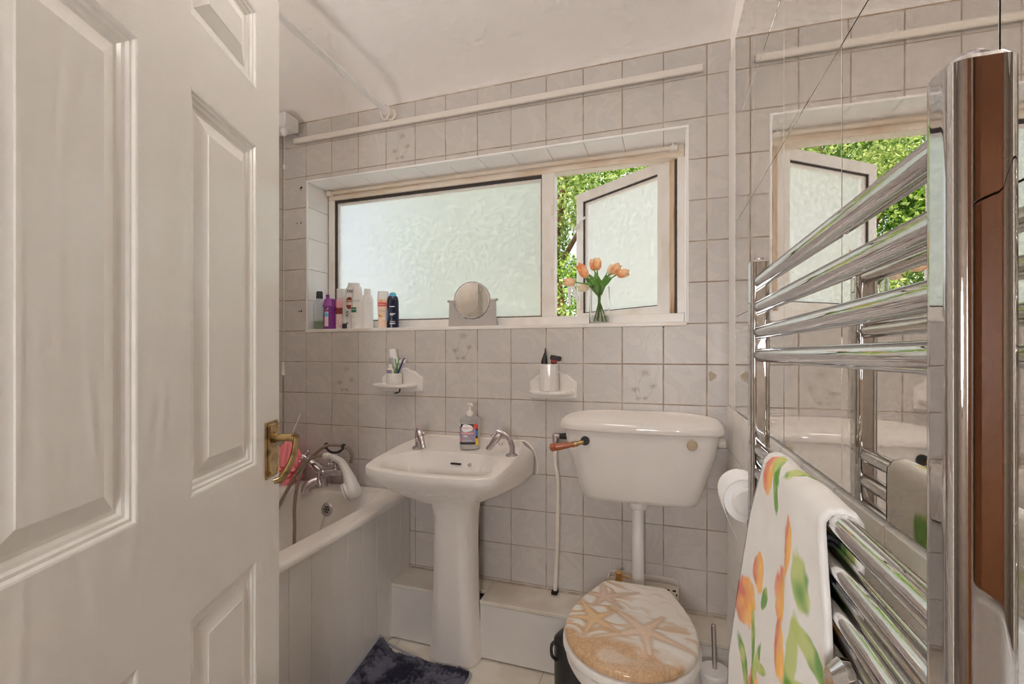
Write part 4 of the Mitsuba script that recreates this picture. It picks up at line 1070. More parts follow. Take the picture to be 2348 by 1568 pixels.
part(k, 'head_clip', tf(cbox(-.013, .010, -.009, .004, -.022, -.006, .003), trimesh.transformations.translation_matrix([HR[0] + .026, HR[1] - .008, HR[2] + .127]) @ trimesh.transformations.rotation_matrix(0.18, [0, 1, 0])), 'c_maroon')

# hand soap on the basin
c = [-0.742, 1.688, rz(1.688) - .002]; yw = yaw_at(*c[:2])
k = thing('soap_bottle', 'clear pump soap bottle with a colourful label on the back ledge of the basin', 'soap dispenser')
B = Bottle(c, .040, .024, [(0, .9), (.005, 1), (.115, 1), (.122, .93), (.128, .6), (.134, .42)], 3.0, yw)
part(k, 'body', B.body(40), 'tinted_clear', smooth=40)
part(k, 'liquid', Bottle([c[0], c[1], c[2] + .003], .038, .0225, [(0, .9), (.003, 1), (.085, 1)], 3.0, yw).body(32), 'c_cream', smooth=35)
part(k, 'pump', cat(lathe([(.014, .130), (.0145, .132), (.0145, .145), (.012, .147), (.008, .150), (.0045, .153), (.0045, .168), (.009, .170), (.012, .176), (.012, .179), (.008, .180)], c, 24), tube([np.array(c) + [0, 0, .175], np.array(c) + [.016, -.016, .174], np.array(c) + [.020, -.021, .170]], [.005, .004, .003], 10)), 'plastic_cream', smooth=40)
part(k, 'front_label', B.label(.022, .100, -1.25, .72, .0006), 'black')
part(k, 'emblem', B.label(.030, .088, -1.08, .42, .0012), 'c_lilac')
part(k, 'emblem', B.label(.055, .075, .45, .72, .0012), 'c_blue'); part(k, 'emblem', B.label(.018, .045, .38, .78, .0013), 'c_yellow'); part(k, 'emblem', B.disc(.092, .45, .011, .0016), 'c_red'); part(k, 'emblem', B.disc(.040, -1.12, .008, .0014, .010), 'c_pink')
part(k, 'emblem', B.disc(.085, -.28, .0175, .0022, .0155), 'c_white'); part(k, 'emblem', B.disc(.097, -1.05, .007, .0018), 'c_white')
part(k, 'lettering', B.text('Cussons', .0062, .0835, -.28, .0027, False), 'c_red'); part(k, 'lettering', B.label(.062, .068, -.75, .2, .0016), 'c_pink'); part(k, 'lettering', B.label(.052, .056, -.5, -.1, .0016), 'c_white'); part(k, 'lettering', B.label(.045, .048, -.55, 0, .0016), 'c_grey'); part(k, 'lettering', B.label(.034, .040, -.65, .1, .0016), 'c_grey')

# ---------------------------------------------------------------- cistern, flush pipe, toilet
TX = -0.0985
ci = thing('toilet_cistern', 'white wall hung toilet cistern with a brown wooden flush lever', 'cistern')


def cring(w0, d, z, r, bow=0.0, ins=0.0, dz=0.0):
    pts = [(-w0, 0), (w0, 0), (w0, -d * .86), (w0 * .86, -d * .97 - bow * .2), (w0 * .45, -d - bow * .8), (0, -d - bow), (-w0 * .45, -d - bow * .8), (-w0 * .86, -d * .97 - bow * .2), (-w0, -d * .86)]
    q = radial(rounded(pts, r).buffer(-ins), (0, -d * .5), 120)
    return np.c_[q + np.array([TX, YB - .002]), np.full(120, z)]


part(ci, 'tank', loft([cring(.178, .150, .660, .04, .01), cring(.190, .160, .664, .045, .012), cring(.198, .168, .678, .045, .014), cring(.207, .176, .71, .045, .014), cring(.228, .188, .78, .045, .015), cring(.247, .196, .84, .045, .015), cring(.257, .200, .90, .045, .015), cring(.257, .200, .922, .045, .015)]), 'ceramic', smooth=45)
lid = [cring(.262, .205, .9105, .06, .018), cring(.270, .211, .912, .06, .018), cring(.2735, .2135, .917, .06, .018), cring(.2735, .2135, .930, .06, .018), cring(.269, .209, .943, .06, .018), cring(.258, .197, .952, .06, .016)]
for s, z in ((.90, .9585), (.75, .9645), (.5, .9695), (.25, .972), (.05, .9725)):
    b = cring(.258, .197, z, .06, .016); cc = np.array([TX, YB - .095, 0]); b[:, :2] = cc[:2] + (b[:, :2] - cc[:2]) * s
    lid.append(b)
part(ci, 'lid', loft(lid), 'ceramic', smooth=50)
LV = np.array([-0.274, 1.615, 0.877])
lv = part(ci, 'lever', cat(stick(LV + [0, .010, 0], LV + [0, -.010, 0], [(0, .0155), (.7, .0155), (1, .012)], 20)), 'black', smooth=35, label='flush lever with a turned brown handle')
part(lv, 'ferrule', stick(LV + [-.002, -.012, -.001], LV + [-.034, -.020, -.011], [(0, .006), (.35, .0085), (.5, .0065), (.8, .010), (1, .009)], 18), 'brass', smooth=40)
part(lv, 'grip', stick(LV + [-.030, -.019, -.010], LV + [-.118, -.032, -.026], [(0, .0085), (.1, .0105), (.16, .008), (.22, .0095), (.75, .0135), (.8, .0115), (.84, .0145), (.95, .013), (1, .006)], 20), 'wood_handle', smooth=40)
part(ci, 'badge', stick([0.0735, 1.612, EYE - .2975], [0.0735, 1.6065, EYE - .2975], [(0, .0165), (.8, .0165), (1, .015)], 28), 'badge', label='round bronze badge')
part(ci, 'tank_nut', stick([0.166, 1.80, .862], [0.192, 1.80, .862], [(0, .013), (.3, .017), (1, .016)], 18), 'plastic_cream', smooth=35)
fp = thing('flush_pipe', 'white flush pipe running from the cistern down to the toilet', 'pipe')
PY = 1.725
part(fp, 'pipe', tube([[TX - .004, PY, .678], [TX - .004, PY, .5], [TX - .003, PY, .36], [TX - .002, PY - .03, .31], [TX - .002, PY - .11, .295]], .0205, 20), 'plastic_white', smooth=45)
part(fp, 'nut', lathe([(.030, 0), (.033, .004), (.033, .022), (.028, .027)], (TX - .004, PY, .628), 24), 'plastic_white', smooth=35)
part(fp, 'seal', lathe([(.0285, 0), (.0285, .006)], (TX - .004, PY, .655), 24), 'black')

to = thing('toilet', 'white toilet with a beach and starfish printed lid', 'toilet')


def oval(w, yf, yb, z, bw=.55):
    """egg-shaped seat outline: front at yf, back at yb"""
    L = yb - yf
    pts = [(w * math.cos(t), yf + L * .42 - L * .42 * math.sin(t)) for t in np.linspace(0, pi, 25)]
    pts += [(-w * (1 - (1 - bw) * smooth_), yf + L * .42 + L * .58 * s) for s, smooth_ in ((.2, .05), (.4, .2), (.6, .42), (.8, .7), (.95, .92), (1, 1))]
    pts += [(w * (1 - (1 - bw) * smooth_), yf + L * .42 + L * .58 * s) for s, smooth_ in ((1, 1), (.95, .92), (.8, .7), (.6, .42), (.4, .2), (.2, .05))]
    q = radial(Polygon(pts).buffer(-.03).buffer(.03), (0, yf + L * .45), 120)
    return np.c_[q + np.array([TX, 0]), np.full(120, z)]


def sc(r, s, z):
    o = r.copy(); c_ = np.array([TX, 1.33]); o[:, :2] = c_ + (o[:, :2] - c_) * s; o[:, 2] = z
    return o


part(to, 'bowl', loft([oval(.10, 1.26, 1.60, 0.0, .9), oval(.105, 1.25, 1.61, .01, .9), oval(.10, 1.27, 1.60, .06, .9), oval(.095, 1.28, 1.60, .14, .9), oval(.115, 1.24, 1.60, .22, .8), oval(.145, 1.17, 1.60, .29, .75), oval(.168, 1.122, 1.60, .345, .7), oval(.175, 1.110, 1.60, .365, .7), oval(.175, 1.110, 1.60, .383, .7), oval(.168, 1.118, 1.595, .388, .7)]), 'ceramic_cool', smooth=50)


SEAT = (TX, 1.145, 1.575)


def lid_color(p, n, uv):
    """printed beach: white sand, brown ripples and starfish"""
    x, y = (p.x - TX) / .177, (p.y - 1.347) / .23
    white, tan, dark = mi.Color3f(0.84, 0.79, 0.735), mi.Color3f(0.60, 0.40, 0.235), mi.Color3f(0.40, 0.22, 0.10)
    w = fbm(p.x * 14, p.y * 22, 1.0, octaves=2)
    rip = 0.5 + 0.5 * dr.sin((y * 1.0 + x * 0.22 + w * 0.45) * 27)
    amt = smoothstep(0.66, 0.84, rip) * smoothstep(0.35, -0.35, x + 0.15 * y) * 0.9
    amt = dr.maximum(amt, smoothstep(0.7, 0.95, rip) * 0.38 * noise(p.x * 30, p.y * 20))
    amt = dr.maximum(amt, smoothstep(0.62, 0.72, fbm(p.x * 11 + 7, p.y * 40, 3.0, octaves=2)) * smoothstep(0.25, -0.1, y) * 0.75)
    c = white * (1 - amt) + tan * amt
    nf = smoothstep(-0.42, -0.56, y + 0.18 * x + (w - 0.5) * 0.35)
    gr = smoothstep(0.25, 0.75, fbm(p.x * 260, p.y * 260, 1.0, octaves=2))
    sand = (tan * 1.05) * (1 - 0.5 * gr) + dark * (0.5 * gr)
    light = smoothstep(0.55, 0.75, noise(p.x * 14 + 3, p.y * 30)) * 0.4
    sand = sand * (1 - light) + white * light * 0.97
    c = c * (1 - nf) + sand * nf
    STARS = (((0.216, -0.201), ((-0.34, 0.199), (0.476, 0.14), (0.894, -0.429), (0.312, -0.618), (-0.473, -0.494)), (0.70, 0.54, 0.42), .085),
             ((-0.564, -0.128), ((-0.895, 0.326), (-0.276, 0.099), (-0.164, -0.326), (-0.642, -0.467), (-0.973, -0.154)), (0.66, 0.47, 0.28), .085),
             ((-0.486, 0.432), ((-0.595, 0.803), (0.045, 0.664), (-0.177, 0.208), (-0.625, 0.18), (-0.84, 0.502)), (0.60, 0.46, 0.37), .075))
    for (cx, cy), tips, col, hw in STARS:
        sd = mi.Float(9)
        for tx_, ty_ in tips:
            dx, dy = tx_ - cx, (ty_ - cy) * 1.3
            qx, qy = x - cx, (y - cy) * 1.3
            t = dr.clip((qx * dx + qy * dy) / (dx * dx + dy * dy), 0, 1)
            sd = dr.minimum(sd, dr.sqrt(dr.square(qx - t * dx) + dr.square(qy - t * dy)) - (hw * (1 - t) * (1 - 0.35 * t) + 0.020))
        sh = smoothstep(0.07, 0.0, sd) * 0.55
        c = c * (1 - sh) + mi.Color3f(0.50, 0.32, 0.17) * sh
        inside = smoothstep(0.010, -0.010, sd)
        body = mi.Color3f(*col) * (0.90 + 0.16 * noise(p.x * 300, p.y * 300)) * (0.92 + 0.25 * smoothstep(0.0, -0.05, sd))
        c = c * (1 - inside) + body * inside
    return c


def seat_color(p, n, uv):
    w = smoothstep(0.55, 0.62, fbm(p.x * 16 + 5, p.y * 16, 2.0, octaves=2))
    return mix((0.82, 0.79, 0.75), (0.66, 0.50, 0.36), w)


mat('lid_print', PB(proc(lid_color), 0.14, specular=0.5)); mat('seat_print', PB(proc(seat_color), 0.16))
so, si_ = oval(.182, 1.110, 1.58, .39), oval(.115, 1.18, 1.50, .39)
part(to, 'seat', loft([sc(so, .97, .389), sc(so, 1, .393), sc(so, 1, .402), sc(so, .98, .408), sc(so, .9, .410), si_ * [1, 1, 0] + [0, 0, .408], si_ * [1, 1, 0] + [0, 0, .392]], cap0=False, cap1=False), 'seat_print', smooth=40)
lo = oval(.177, 1.118, 1.575, .41)
part(to, 'lid', loft([sc(lo, .97, .411), sc(lo, .995, .412), sc(lo, 1.0, .4155), sc(lo, 1.0, .421), sc(lo, .985, .4265), sc(lo, .955, .430), sc(lo, .85, .4325), sc(lo, .5, .4345), sc(lo, .1, .435)]), 'lid_print', smooth=50, label='toilet lid printed with starfish on sand')
for s in (-1, 1):
    part(to, 'hinge', stick([TX + s * .055 - .014, 1.588, .405], [TX + s * .055 + .014, 1.588, .405], [(0, .010), (1, .010)], 16), 'dull_chrome', smooth=40)

# things round the toilet
bk = thing('pedal_bin', 'black bin standing left of the toilet', 'bin')
part(bk, 'body', lathe([(.055, 0), (.059, .004), (.061, .235), (.059, .238)], (-.293, 1.495, 0), 32), 'black', smooth=35)
part(bk, 'lid', lathe([(.061, .238), (.062, .242), (.062, .250), (.052, .262), (.03, .270), (.005, .272)], (-.293, 1.495, 0), 32), 'black', smooth=40)
part(bk, 'handle', tube([[-.340, 1.455, .20], [-.352, 1.447, .22], [-.352, 1.447, .25], [-.342, 1.452, .262]], .005, 8), 'black', smooth=True)
bh = thing('toilet_brush', 'white toilet brush pot with a slim chrome handle right of the toilet', 'toilet brush')
BXY = (.135, 1.545)
part(bh, 'pot', lathe([(.040, 0), (.043, .003), (.043, .200), (.042, .203)], (*BXY, 0), 36), 'plastic_white', smooth=35)
part(bh, 'collar', lathe([(.0435, .203), (.0445, .206), (.0445, .211), (.042, .215), (.012, .217), (.009, .219)], (*BXY, 0), 36), 'plastic_white', smooth=35)
part(bh, 'handle', rod([*BXY, .215], [BXY[0] - .004, BXY[1], .352], .0068, 16), 'dull_chrome', smooth=35)
pb = thing('perforated_basket', 'white basket with punched holes on the boxing behind the toilet', 'basket')
wallp = sbox(-.215, .231, .035, .352).buffer(-.02).buffer(.02)
holes = []
for i in range(11):
    for j in range(2):
        x = -.20 + i * .0215 + .011 * j
        holes.append(sbox(x, .330 - j * .014, x + (.011 if j == 0 else .005), .336 - j * .014))
from shapely.ops import unary_union
part(pb, 'front', prism_xz(wallp.difference(unary_union(holes)), 1.757, 1.760), 'plastic_cream')
part(pb, 'back', prism_xz(wallp, 1.816, 1.819), 'plastic_cream')
part(pb, 'base', cbox(-.215, .035, 1.757, 1.819, .230, .235), 'plastic_cream')
for x in (-.215, .032):
    part(pb, 'side', cbox(x, x + .003, 1.757, 1.819, .231, .346), 'plastic_cream')
part(pb, 'hole', cat(*[prism_xz(h, 1.7580, 1.7592) for h in holes]), 'hole_dark', kind='stuff')  # dark inserts painted in for the shade inside the holes
gp = thing('gold_soap_pump', 'brown soap dispenser with a gold pump behind the toilet lid', 'soap dispenser')
gx, gy = -.168, 1.700
part(gp, 'body', lathe([(.030, .2295), (.032, .232), (.032, .325), (.026, .338), (.016, .345)], (gx, gy, 0), 28), 'c_tan', smooth=40)
part(gp, 'pump', cat(lathe([(.018, .343), (.0185, .345), (.0185, .362), (.0135, .364), (.0135, .396), (.012, .399)], (gx, gy, 0), 24), tube([[gx, gy, .390], [gx + .022, gy - .006, .389], [gx + .038, gy - .010, .387]], [.0042, .0038, .0034], 10)), 'gold', smooth=35)
wp = thing('supply_pipe', 'white painted supply pipe running down the tiles left of the cistern', 'pipe')
part(wp, 'pipe', tube([[-.424, 1.808, .845], [-.425, 1.806, .75], [-.416, 1.806, .69], [-.415, 1.806, .60], [-.417, 1.806, .45], [-.421, 1.806, .33], [-.426, 1.804, .226]], .0085, 14), 'plastic_cream', smooth=True)
part(wp, 'elbow', cat(sphere([-.424, 1.806, .853], .013, 2), rod([-.424, 1.806, .825], [-.424, 1.806, .853], .0125, 14), stick([-.424, 1.806, .853], [-.405, 1.804, .854], [(0, .012), (1, .012)], 14)), 'dull_chrome', smooth=35)
part(wp, 'valve', stick([-.406, 1.804, .854], [-.330, 1.80, .858], [(0, .010), (.2, .012), (.4, .012), (.45, .009), (1, .009)], 14), 'black', smooth=35)
part(wp, 'clip', cbox(-.438, -.414, 1.788, 1.818, .2295, .242, .002), 'hole_dark')

# toilet roll on the right wall
RUc, RZc, ROff = .665, .862, .062
rh = thing('toilet_roll_holder', 'white toilet roll holder fixed to the right wall behind the radiator', 'holder')
hp = Polygon([(-.07, -.055), (.07, -.055), (.07, .045), (.055, .062), (-.055, .062), (-.07, .045)]).buffer(-.008).buffer(.008)
ph = prism_xz(hp, 0, .012); part(rh, 'back_plate', rt(tf(ph, trimesh.transformations.translation_matrix([RUc, .010, RZc + .005]))), 'plastic_white')
part(rh, 'bracket', rt(cat(*[cbox(u_ - .003, u_ + .003, .018, .070, RZc - .018, RZc + .02, .002) for u_ in (RUc - .064,)])), 'plastic_white')
part(rh, 'arm', rt(cat(stick([RUc - .060, ROff, RZc], [RUc + .062, ROff, RZc], [(0, .0165), (.9, .0165), (.92, .031), (.97, .031), (1, .026)], 24))), 'plastic_white', smooth=35)
tp = thing('toilet_roll', 'white toilet roll with its loose end hanging, on the right wall holder', 'toilet roll')
part(tp, 'roll', rt(loft([np.c_[np.full(48, RUc + du), ROff + r * np.cos(np.arange(48) * 2 * pi / 48), RZc + r * np.sin(np.arange(48) * 2 * pi / 48)] for du, r in ((-.05, .019), (-.05, .046), (.05, .046), (.05, .019), (-.05, .019))], cap0=False, cap1=False)), 'paper', smooth=40)
ts = [(ROff + .0472 * math.cos(q), RZc + .0472 * math.sin(q)) for q in np.linspace(1.5, 0, 8)] + [(ROff + .047 - .03 * q ** 1.6, RZc - .085 * q) for q in np.linspace(.12, 1, 8)]
part(tp, 'loose_sheet', rt(loft([np.array([[RUc - .05, o, z], [RUc + .05, o, z], [RUc + .05, o + .0006, z], [RUc - .05, o + .0006, z]]) for o, z in ts])), 'paper', smooth=40)

# ---------------------------------------------------------------- towel radiator
ra = thing('towel_radiator', 'chrome ladder towel radiator standing off the right wall', 'radiator')
OFF, PW = .081, .030
pq = radial(rounded([(-.015, -.015), (.015, -.015), (.015, .015), (-.015, .015)], .007), (0, 0), 48)
ZT0, ZT1 = .46, EYE + .157
for u_ in (.940, 1.502):
    rr_ = [np.c_[u_ + pq[:, 0] * s, OFF + pq[:, 1] * s, np.full(48, z)] for s, z in ((.8, ZT0), (1, ZT0 + .003), (1, ZT1 - .003), (.85, ZT1))]
    pk = part(ra, 'post', rt(loft(rr_)), 'bright_chrome', smooth=35)
    part(pk, 'end_cap', rt(lathe([(.008, 0), (.008, .004), (.006, .006)], (u_, OFF, ZT1), 20)), 'dull_chrome')
zs = [EYE + z for z in (.121, .078, .0355, -.0025)] + [EYE - .160 - .0402 * k for k in range(5)] + [EYE - .46 - .0402 * k for k in range(6)]
for z in zs:
    part(ra, 'bar', rt(stick([.950, OFF, z], [1.496, OFF, z], [(0, .0095), (.012, .0095), (.013, .011), (.987, .011), (.988, .0095), (1, .0095)], 28)), 'bright_chrome', smooth=35)
for u_ in (.995, 1.365):
    part(ra, 'wall_bracket', rt(cat(stick([u_, .0125, .900], [u_, .090, .900], [(0, .015), (.1, .015), (.12, .0075), (1, .0075)], 18), stick([u_, .088, .900], [u_, .106, .900], [(0, .016), (.15, .0225), (.5, .0225), (1, .014)], 28), cbox(u_ - .012, u_ + .012, .094, .100, .884, .918, .003))), 'bright_chrome', smooth=35)

# ---------------------------------------------------------------- towels
FLOW = [(.40, .30, .034, .062, .5), (.37, .44, .034, .058, -.2), (.41, .565, .032, .060, .1)]


def towel_color(p, n, uv):
    u, v = uv.x, uv.y                       # u: 0 far edge .. 1 near edge; v: metres along the cloth from the fold (front positive)
    base = mix((0.75, 0.73, 0.705), (0.70, 0.675, 0.645), noise(u * 9, v * 30))
    c = base
    def ell(cu, cv, ru, rv, a):
        du, dv = (u - cu) * .23, v - cv
        ru, rv = ru * 1.65, rv * 1.05
        x, y = du * math.cos(a) + dv * math.sin(a), -du * math.sin(a) + dv * math.cos(a)
        wob = 0.25 * (noise(u * 30 + cv * 50, v * 90) - 0.5)
        return dr.sqrt(dr.square(x / ru) + dr.square(y / rv)) + wob, x / ru
    for cu, cv, ru, rv, a in ((.62, .085, .014, .034, .0), (.56, .150, .017, .036, .15), (.62, .205, .015, .034, -.1), (.20, .175, .012, .030, -.1), (.09, .245, .016, .042, .1), (.17, .03, .014, .030, .2), (.60, -.05, .02, .03, .2), (.75, -.14, .02, .03, .2), (.30, -.12, .02, .03, .2), (.35, .34, .016, .036, .2), (.75, .36, .016, .036, -.2)):
        d, x = ell(cu, cv, ru, rv, a)
        m = 1 - smoothstep(.82, 1.02, d)
        col = mix((0.62, 0.13, 0.10), (0.84, 0.42, 0.06), smoothstep(-.7, .4, x + 0.9 * (noise(u * 20, v * 60) - .5)))
        col = col * (1 - .35 * noise(u * 26, v * 80)) + mi.Color3f(.8, .62, .4) * .35 * noise(u * 26, v * 80)
        c = c * (1 - m * .93) + col * m * .93
    for cu, cv, ru, rv, a in ((.80, .10, .010, .030, -.15), (.88, .16, .022, .014, .4), (.88, .205, .028, .012, -.5), (.87, .245, .026, .014, .5), (.76, .185, .006, .05, .1), (.73, .27, .014, .028, .2), (.90, .285, .02, .02, .3), (.33, .195, .006, .022, .3), (.24, .285, .006, .05, -.35), (.33, .30, .005, .045, .2), (.17, .35, .007, .05, -.5), (.40, .285, .004, .02, .9), (.27, .015, .020, .010, .5), (.34, .040, .006, .035, -.4), (.50, -.01, .012, .03, .6), (.62, -.10, .02, .03, .6), (.40, -.08, .02, .03, -.6), (.85, -.06, .02, .03, .4)):
        d, x = ell(cu, cv, ru, rv, a)
        m = (1 - smoothstep(.75, 1.05, d)) * .9
        col = mix((0.44, 0.50, 0.16), (0.10, 0.27, 0.03), smoothstep(.35, .75, noise(u * 16 + 4, v * 45)))
        c = c * (1 - m) + col * m
    return c


mat('towel_print', bump(PB(proc(towel_color), 0.95, sheen=0.3), lambda p, n, uv: noise(p.x * 900, p.y * 900, p.z * 900), 0.0006, 5e-4))
mat('sheet_black', PB((0.008, 0.008, 0.010), 0.95))


def towel(u0t, u1t, zb, rad, back_len, front_len, flare, thick, wave=.004, seed=1):
    nu, nv = 40, 80
    prm = np.linspace(-back_len, front_len, nv)
    arc = rad * pi
    P = np.zeros((nv, nu, 3)); UV = np.zeros((nv, nu, 2))
    for i, s in enumerate(prm):
        h = arc / 2
        if s < -h: off, z, dn = OFF - rad, zb - (-s - h), (-s - h)
        elif s > h: off, z, dn = OFF + rad, zb - (s - h), s - h
        else:
            a = s / rad; off, z, dn = OFF + rad * math.sin(a), zb + rad * math.cos(a) , 0
        for j, t in enumerate(np.linspace(0, 1, nu)):
            uu = u0t + (u1t - u0t) * t
            o, zz = off, z
            if s > h:
                uu += flare(t, dn)[0]; o += flare(t, dn)[1] + wave * min(1, dn / .08) * (math.sin(t * 9 + seed + dn * 5) + .6 * math.sin(t * 17 + 2 * seed))
            elif s < -h:
                o = max(o - .000 * dn, .02) + .3 * wave * min(1, dn / .1) * math.sin(t * 8)
            else:
                zz += .0015 * math.sin(t * 10 + seed)
            P[i, j] = (uu, o, zz); UV[i, j] = (t, s)
    # normals for thickness
    du, dv = np.gradient(P, axis=1), np.gradient(P, axis=0)
    nn = np.cross(du, dv); nn /= np.linalg.norm(nn, axis=2, keepdims=True)
    A, Bq = P + nn * thick / 2, P - nn * thick / 2
    v = np.vstack([A.reshape(-1, 3), Bq.reshape(-1, 3)]); uv = np.vstack([UV.reshape(-1, 2)] * 2)
    f = []; o = nu * nv
    for i in range(nv - 1):
        for j in range(nu - 1):
            a = i * nu + j
            f += [[a, a + 1, a + nu + 1], [a, a + nu + 1, a + nu], [o + a, o + a + nu + 1, o + a + 1], [o + a, o + a + nu, o + a + nu + 1]]
    edge = [i * nu for i in range(nv)] + [(nv - 1) * nu + j for j in range(1, nu)] + [i * nu + nu - 1 for i in range(nv - 2, -1, -1)] + [j for j in range(nu - 2, 0, -1)]
    for a, b in zip(edge, edge[1:] + edge[:1]):
        f += [[a, b, o + b], [a, o + b, o + a]]
    return rt(M(v, f)), uv


tm, tuv = towel(1.065, 1.315, EYE - .160, .0155, .17, .62, lambda t, d: (-.105 * (1 - t) ** 1.2 * min(d, .42) / .34 + .018 * t * min(1, d / .12), .020 * min(1, d / .35) * (1.4 - t)), .006)
solo('floral_towel', tm, 'towel_print', 'white towel printed with orange tulips and green leaves over a radiator bar', 'towel', smooth=True, uv=tuv)
bm_, buv = towel(1.13, 1.275, EYE - .2002, .0145, .50, .30, lambda t, d: (0, -.002), .004, wave=.0, seed=3)
solo('black_towel', bm_, 'sheet_black', 'black sheet hanging behind the printed towel on the radiator', 'towel', smooth=True)  # near-black sheet filling the space behind the printed towel

# ---------------------------------------------------------------- bath mat
nx_, ny_ = 200, 190
gx_, gy_ = np.meshgrid(np.linspace(-1.081, -.685, nx_), np.linspace(.98, 1.572, ny_), indexing='ij')
gy_ = gy_ + .006 * np.sin(gx_ * 22) * (gy_ > 1.5)
edge = np.minimum.reduce([(gx_ + 1.062), (-.685 - gx_), gy_ - .98, 1.575 - gy_])
pz = np.stack([gx_ * 130, gy_ * 130, gx_ * 0], -1)
fz = meshkit.fbm(pz, 3, 5); big_ = meshkit.fbm(pz / 12, 2, 9)
hz = (.007 + .018 * fz + .010 * big_) * np.clip(edge / .010, 0.25, 1)
lift = np.clip((-1.00 - gx_) / .062, 0, 1) ** 1.5 * np.clip((gy_ - 1.25) / .33, 0, 1) * .055
zz_ = hz + lift + .0
corner = np.clip((gx_ + .717) / .032, 0, 1) * np.clip((gy_ - 1.545) / .035, 0, 1)
zz_ = zz_ * (1 - .6 * corner)
gx_ = gx_ + .028 * (1.572 - gy_) * (-.685 - gx_) / .396
jx, jy = rng.normal(0, .0007, gx_.shape), rng.normal(0, .0007, gx_.shape)
top = np.stack([gx_ + jx, gy_ + jy, zz_], -1).reshape(-1, 3)
bot = np.stack([gx_, gy_, lift + .0005], -1).reshape(-1, 3)
f = []
idx = np.arange(nx_ * ny_).reshape(nx_, ny_)
a, b, c, d = idx[:-1, :-1].ravel(), idx[1:, :-1].ravel(), idx[1:, 1:].ravel(), idx[:-1, 1:].ravel()
o = nx_ * ny_
f = np.vstack([np.c_[a, b, c], np.c_[a, c, d], np.c_[o + a, o + c, o + b], np.c_[o + a, o + d, o + c]])
per = np.r_[idx[:-1, 0], idx[-1, :-1], idx[:0:-1, -1], idx[0, :0:-1]]
f = np.vstack([f, np.c_[per, per + o, np.roll(per, -1)], np.c_[np.roll(per, -1), per + o, np.roll(per, -1) + o]])
tone = np.clip((meshkit.fbm(np.stack([gx_ * 16, gy_ * 16, gx_ * 0], -1), 3, 11) - .42) * 3.2 + (fz - .5) * 1.4, 0, 1)[..., None]
colr = (np.array([.010, .011, .026]) * (1 - tone) + np.array([.10, .10, .135]) * tone).reshape(-1, 3)
mat('mat_hem', PB((.27, .265, .31), .9))
mat('mat_pile', PB({'type': 'mesh_attribute', 'name': 'vertex_color'}, 0.95, sheen=0.5))
ma = thing('bath_mat', 'navy blue fluffy bath mat on the floor beside the bath', 'bath mat')
part(ma, 'pile', M(np.vstack([top, bot]), f), 'mat_pile', smooth=True, color=np.vstack([colr, colr]))
hem = [(-1.081 + .021, .985), (-1.071, 1.28), (-1.081, 1.56), (-1.07, 1.574), (-.87, 1.571), (-.715, 1.575), (-.692, 1.563), (-.683, 1.51), (-.683, .99)]
hemz = [.006, .014, .058, .050, .010, .008, .007, .006, .006]
part(ma, 'hem', tube([[x, y, z] for (x, y), z in zip(hem, hemz)], .0045, 8), 'mat_hem', smooth=True)

# ---------------------------------------------------------------- garden outside
solo('patio', cbox(-14, 9, 2.03, 16, -.35, -.3), 'pale_ground', 'unseen ground outside, pale to bounce neutral light at the window', 'patio', kind='structure')  # unseen ground, made pale to send neutral light to pane and ceiling


def foliage(n, centers, radii, size, tones, seed):
    r_ = np.random.default_rng(seed)
    k = r_.integers(0, len(centers), n)
    d = r_.normal(size=(n, 3)); d /= np.linalg.norm(d, axis=1, keepdims=True)
    rad = r_.uniform(0.45, 1.0, n) ** 0.6
    c = np.asarray(centers)[k] + d * rad[:, None] * np.asarray(radii)[k]
    L = size * r_.uniform(.6, 1.3, n)
    ax = d * .5 + r_.normal(size=(n, 3)) * .7 + [0, 0, -.25]; ax /= np.linalg.norm(ax, axis=1, keepdims=True)
    sd = np.cross(ax, d + r_.normal(size=(n, 3)) * .6); sd /= np.linalg.norm(sd, axis=1, keepdims=True) + 1e-9
    nn = np.cross(ax, sd)
    P0, P1 = c - ax * L[:, None] * .5, c + ax * L[:, None] * .5
    S0, S1 = c + sd * L[:, None] * .30 + nn * L[:, None] * .08, c - sd * L[:, None] * .30 + nn * L[:, None] * .08
    v = np.stack([P0, S0, P1, S1], 1).reshape(-1, 3)
    b = np.arange(n) * 4
    f = np.vstack([np.c_[b, b + 1, b + 2], np.c_[b, b + 2, b + 3]])
    t = np.clip(r_.normal(.5, .28, n) + .25 * np.sin(c[:, 0] * 3 + c[:, 2] * 4), 0, 1)[:, None]
    col = np.asarray(tones[0]) * (1 - t) + np.asarray(tones[1]) * t
    return M(v, f), np.repeat(col, 4, 0)


def tree(name, label, trunk, centers, radii, n, size, tones, seed, cat_='tree', branches=()):
    k = thing(name, label, cat_)
    m, col = foliage(n, centers, radii, size, tones, seed)
    part(k, 'foliage', m, 'leaf', kind='stuff', color=col)
    if trunk is not None:
        part(k, 'trunk', tube(trunk, np.linspace(.10, .05, len(trunk)), 12), 'bark', smooth=True)
    for b_ in branches:
        part(k, 'branch', tube(b_, np.linspace(.03, .008, len(b_)), 8), 'bark', smooth=True)


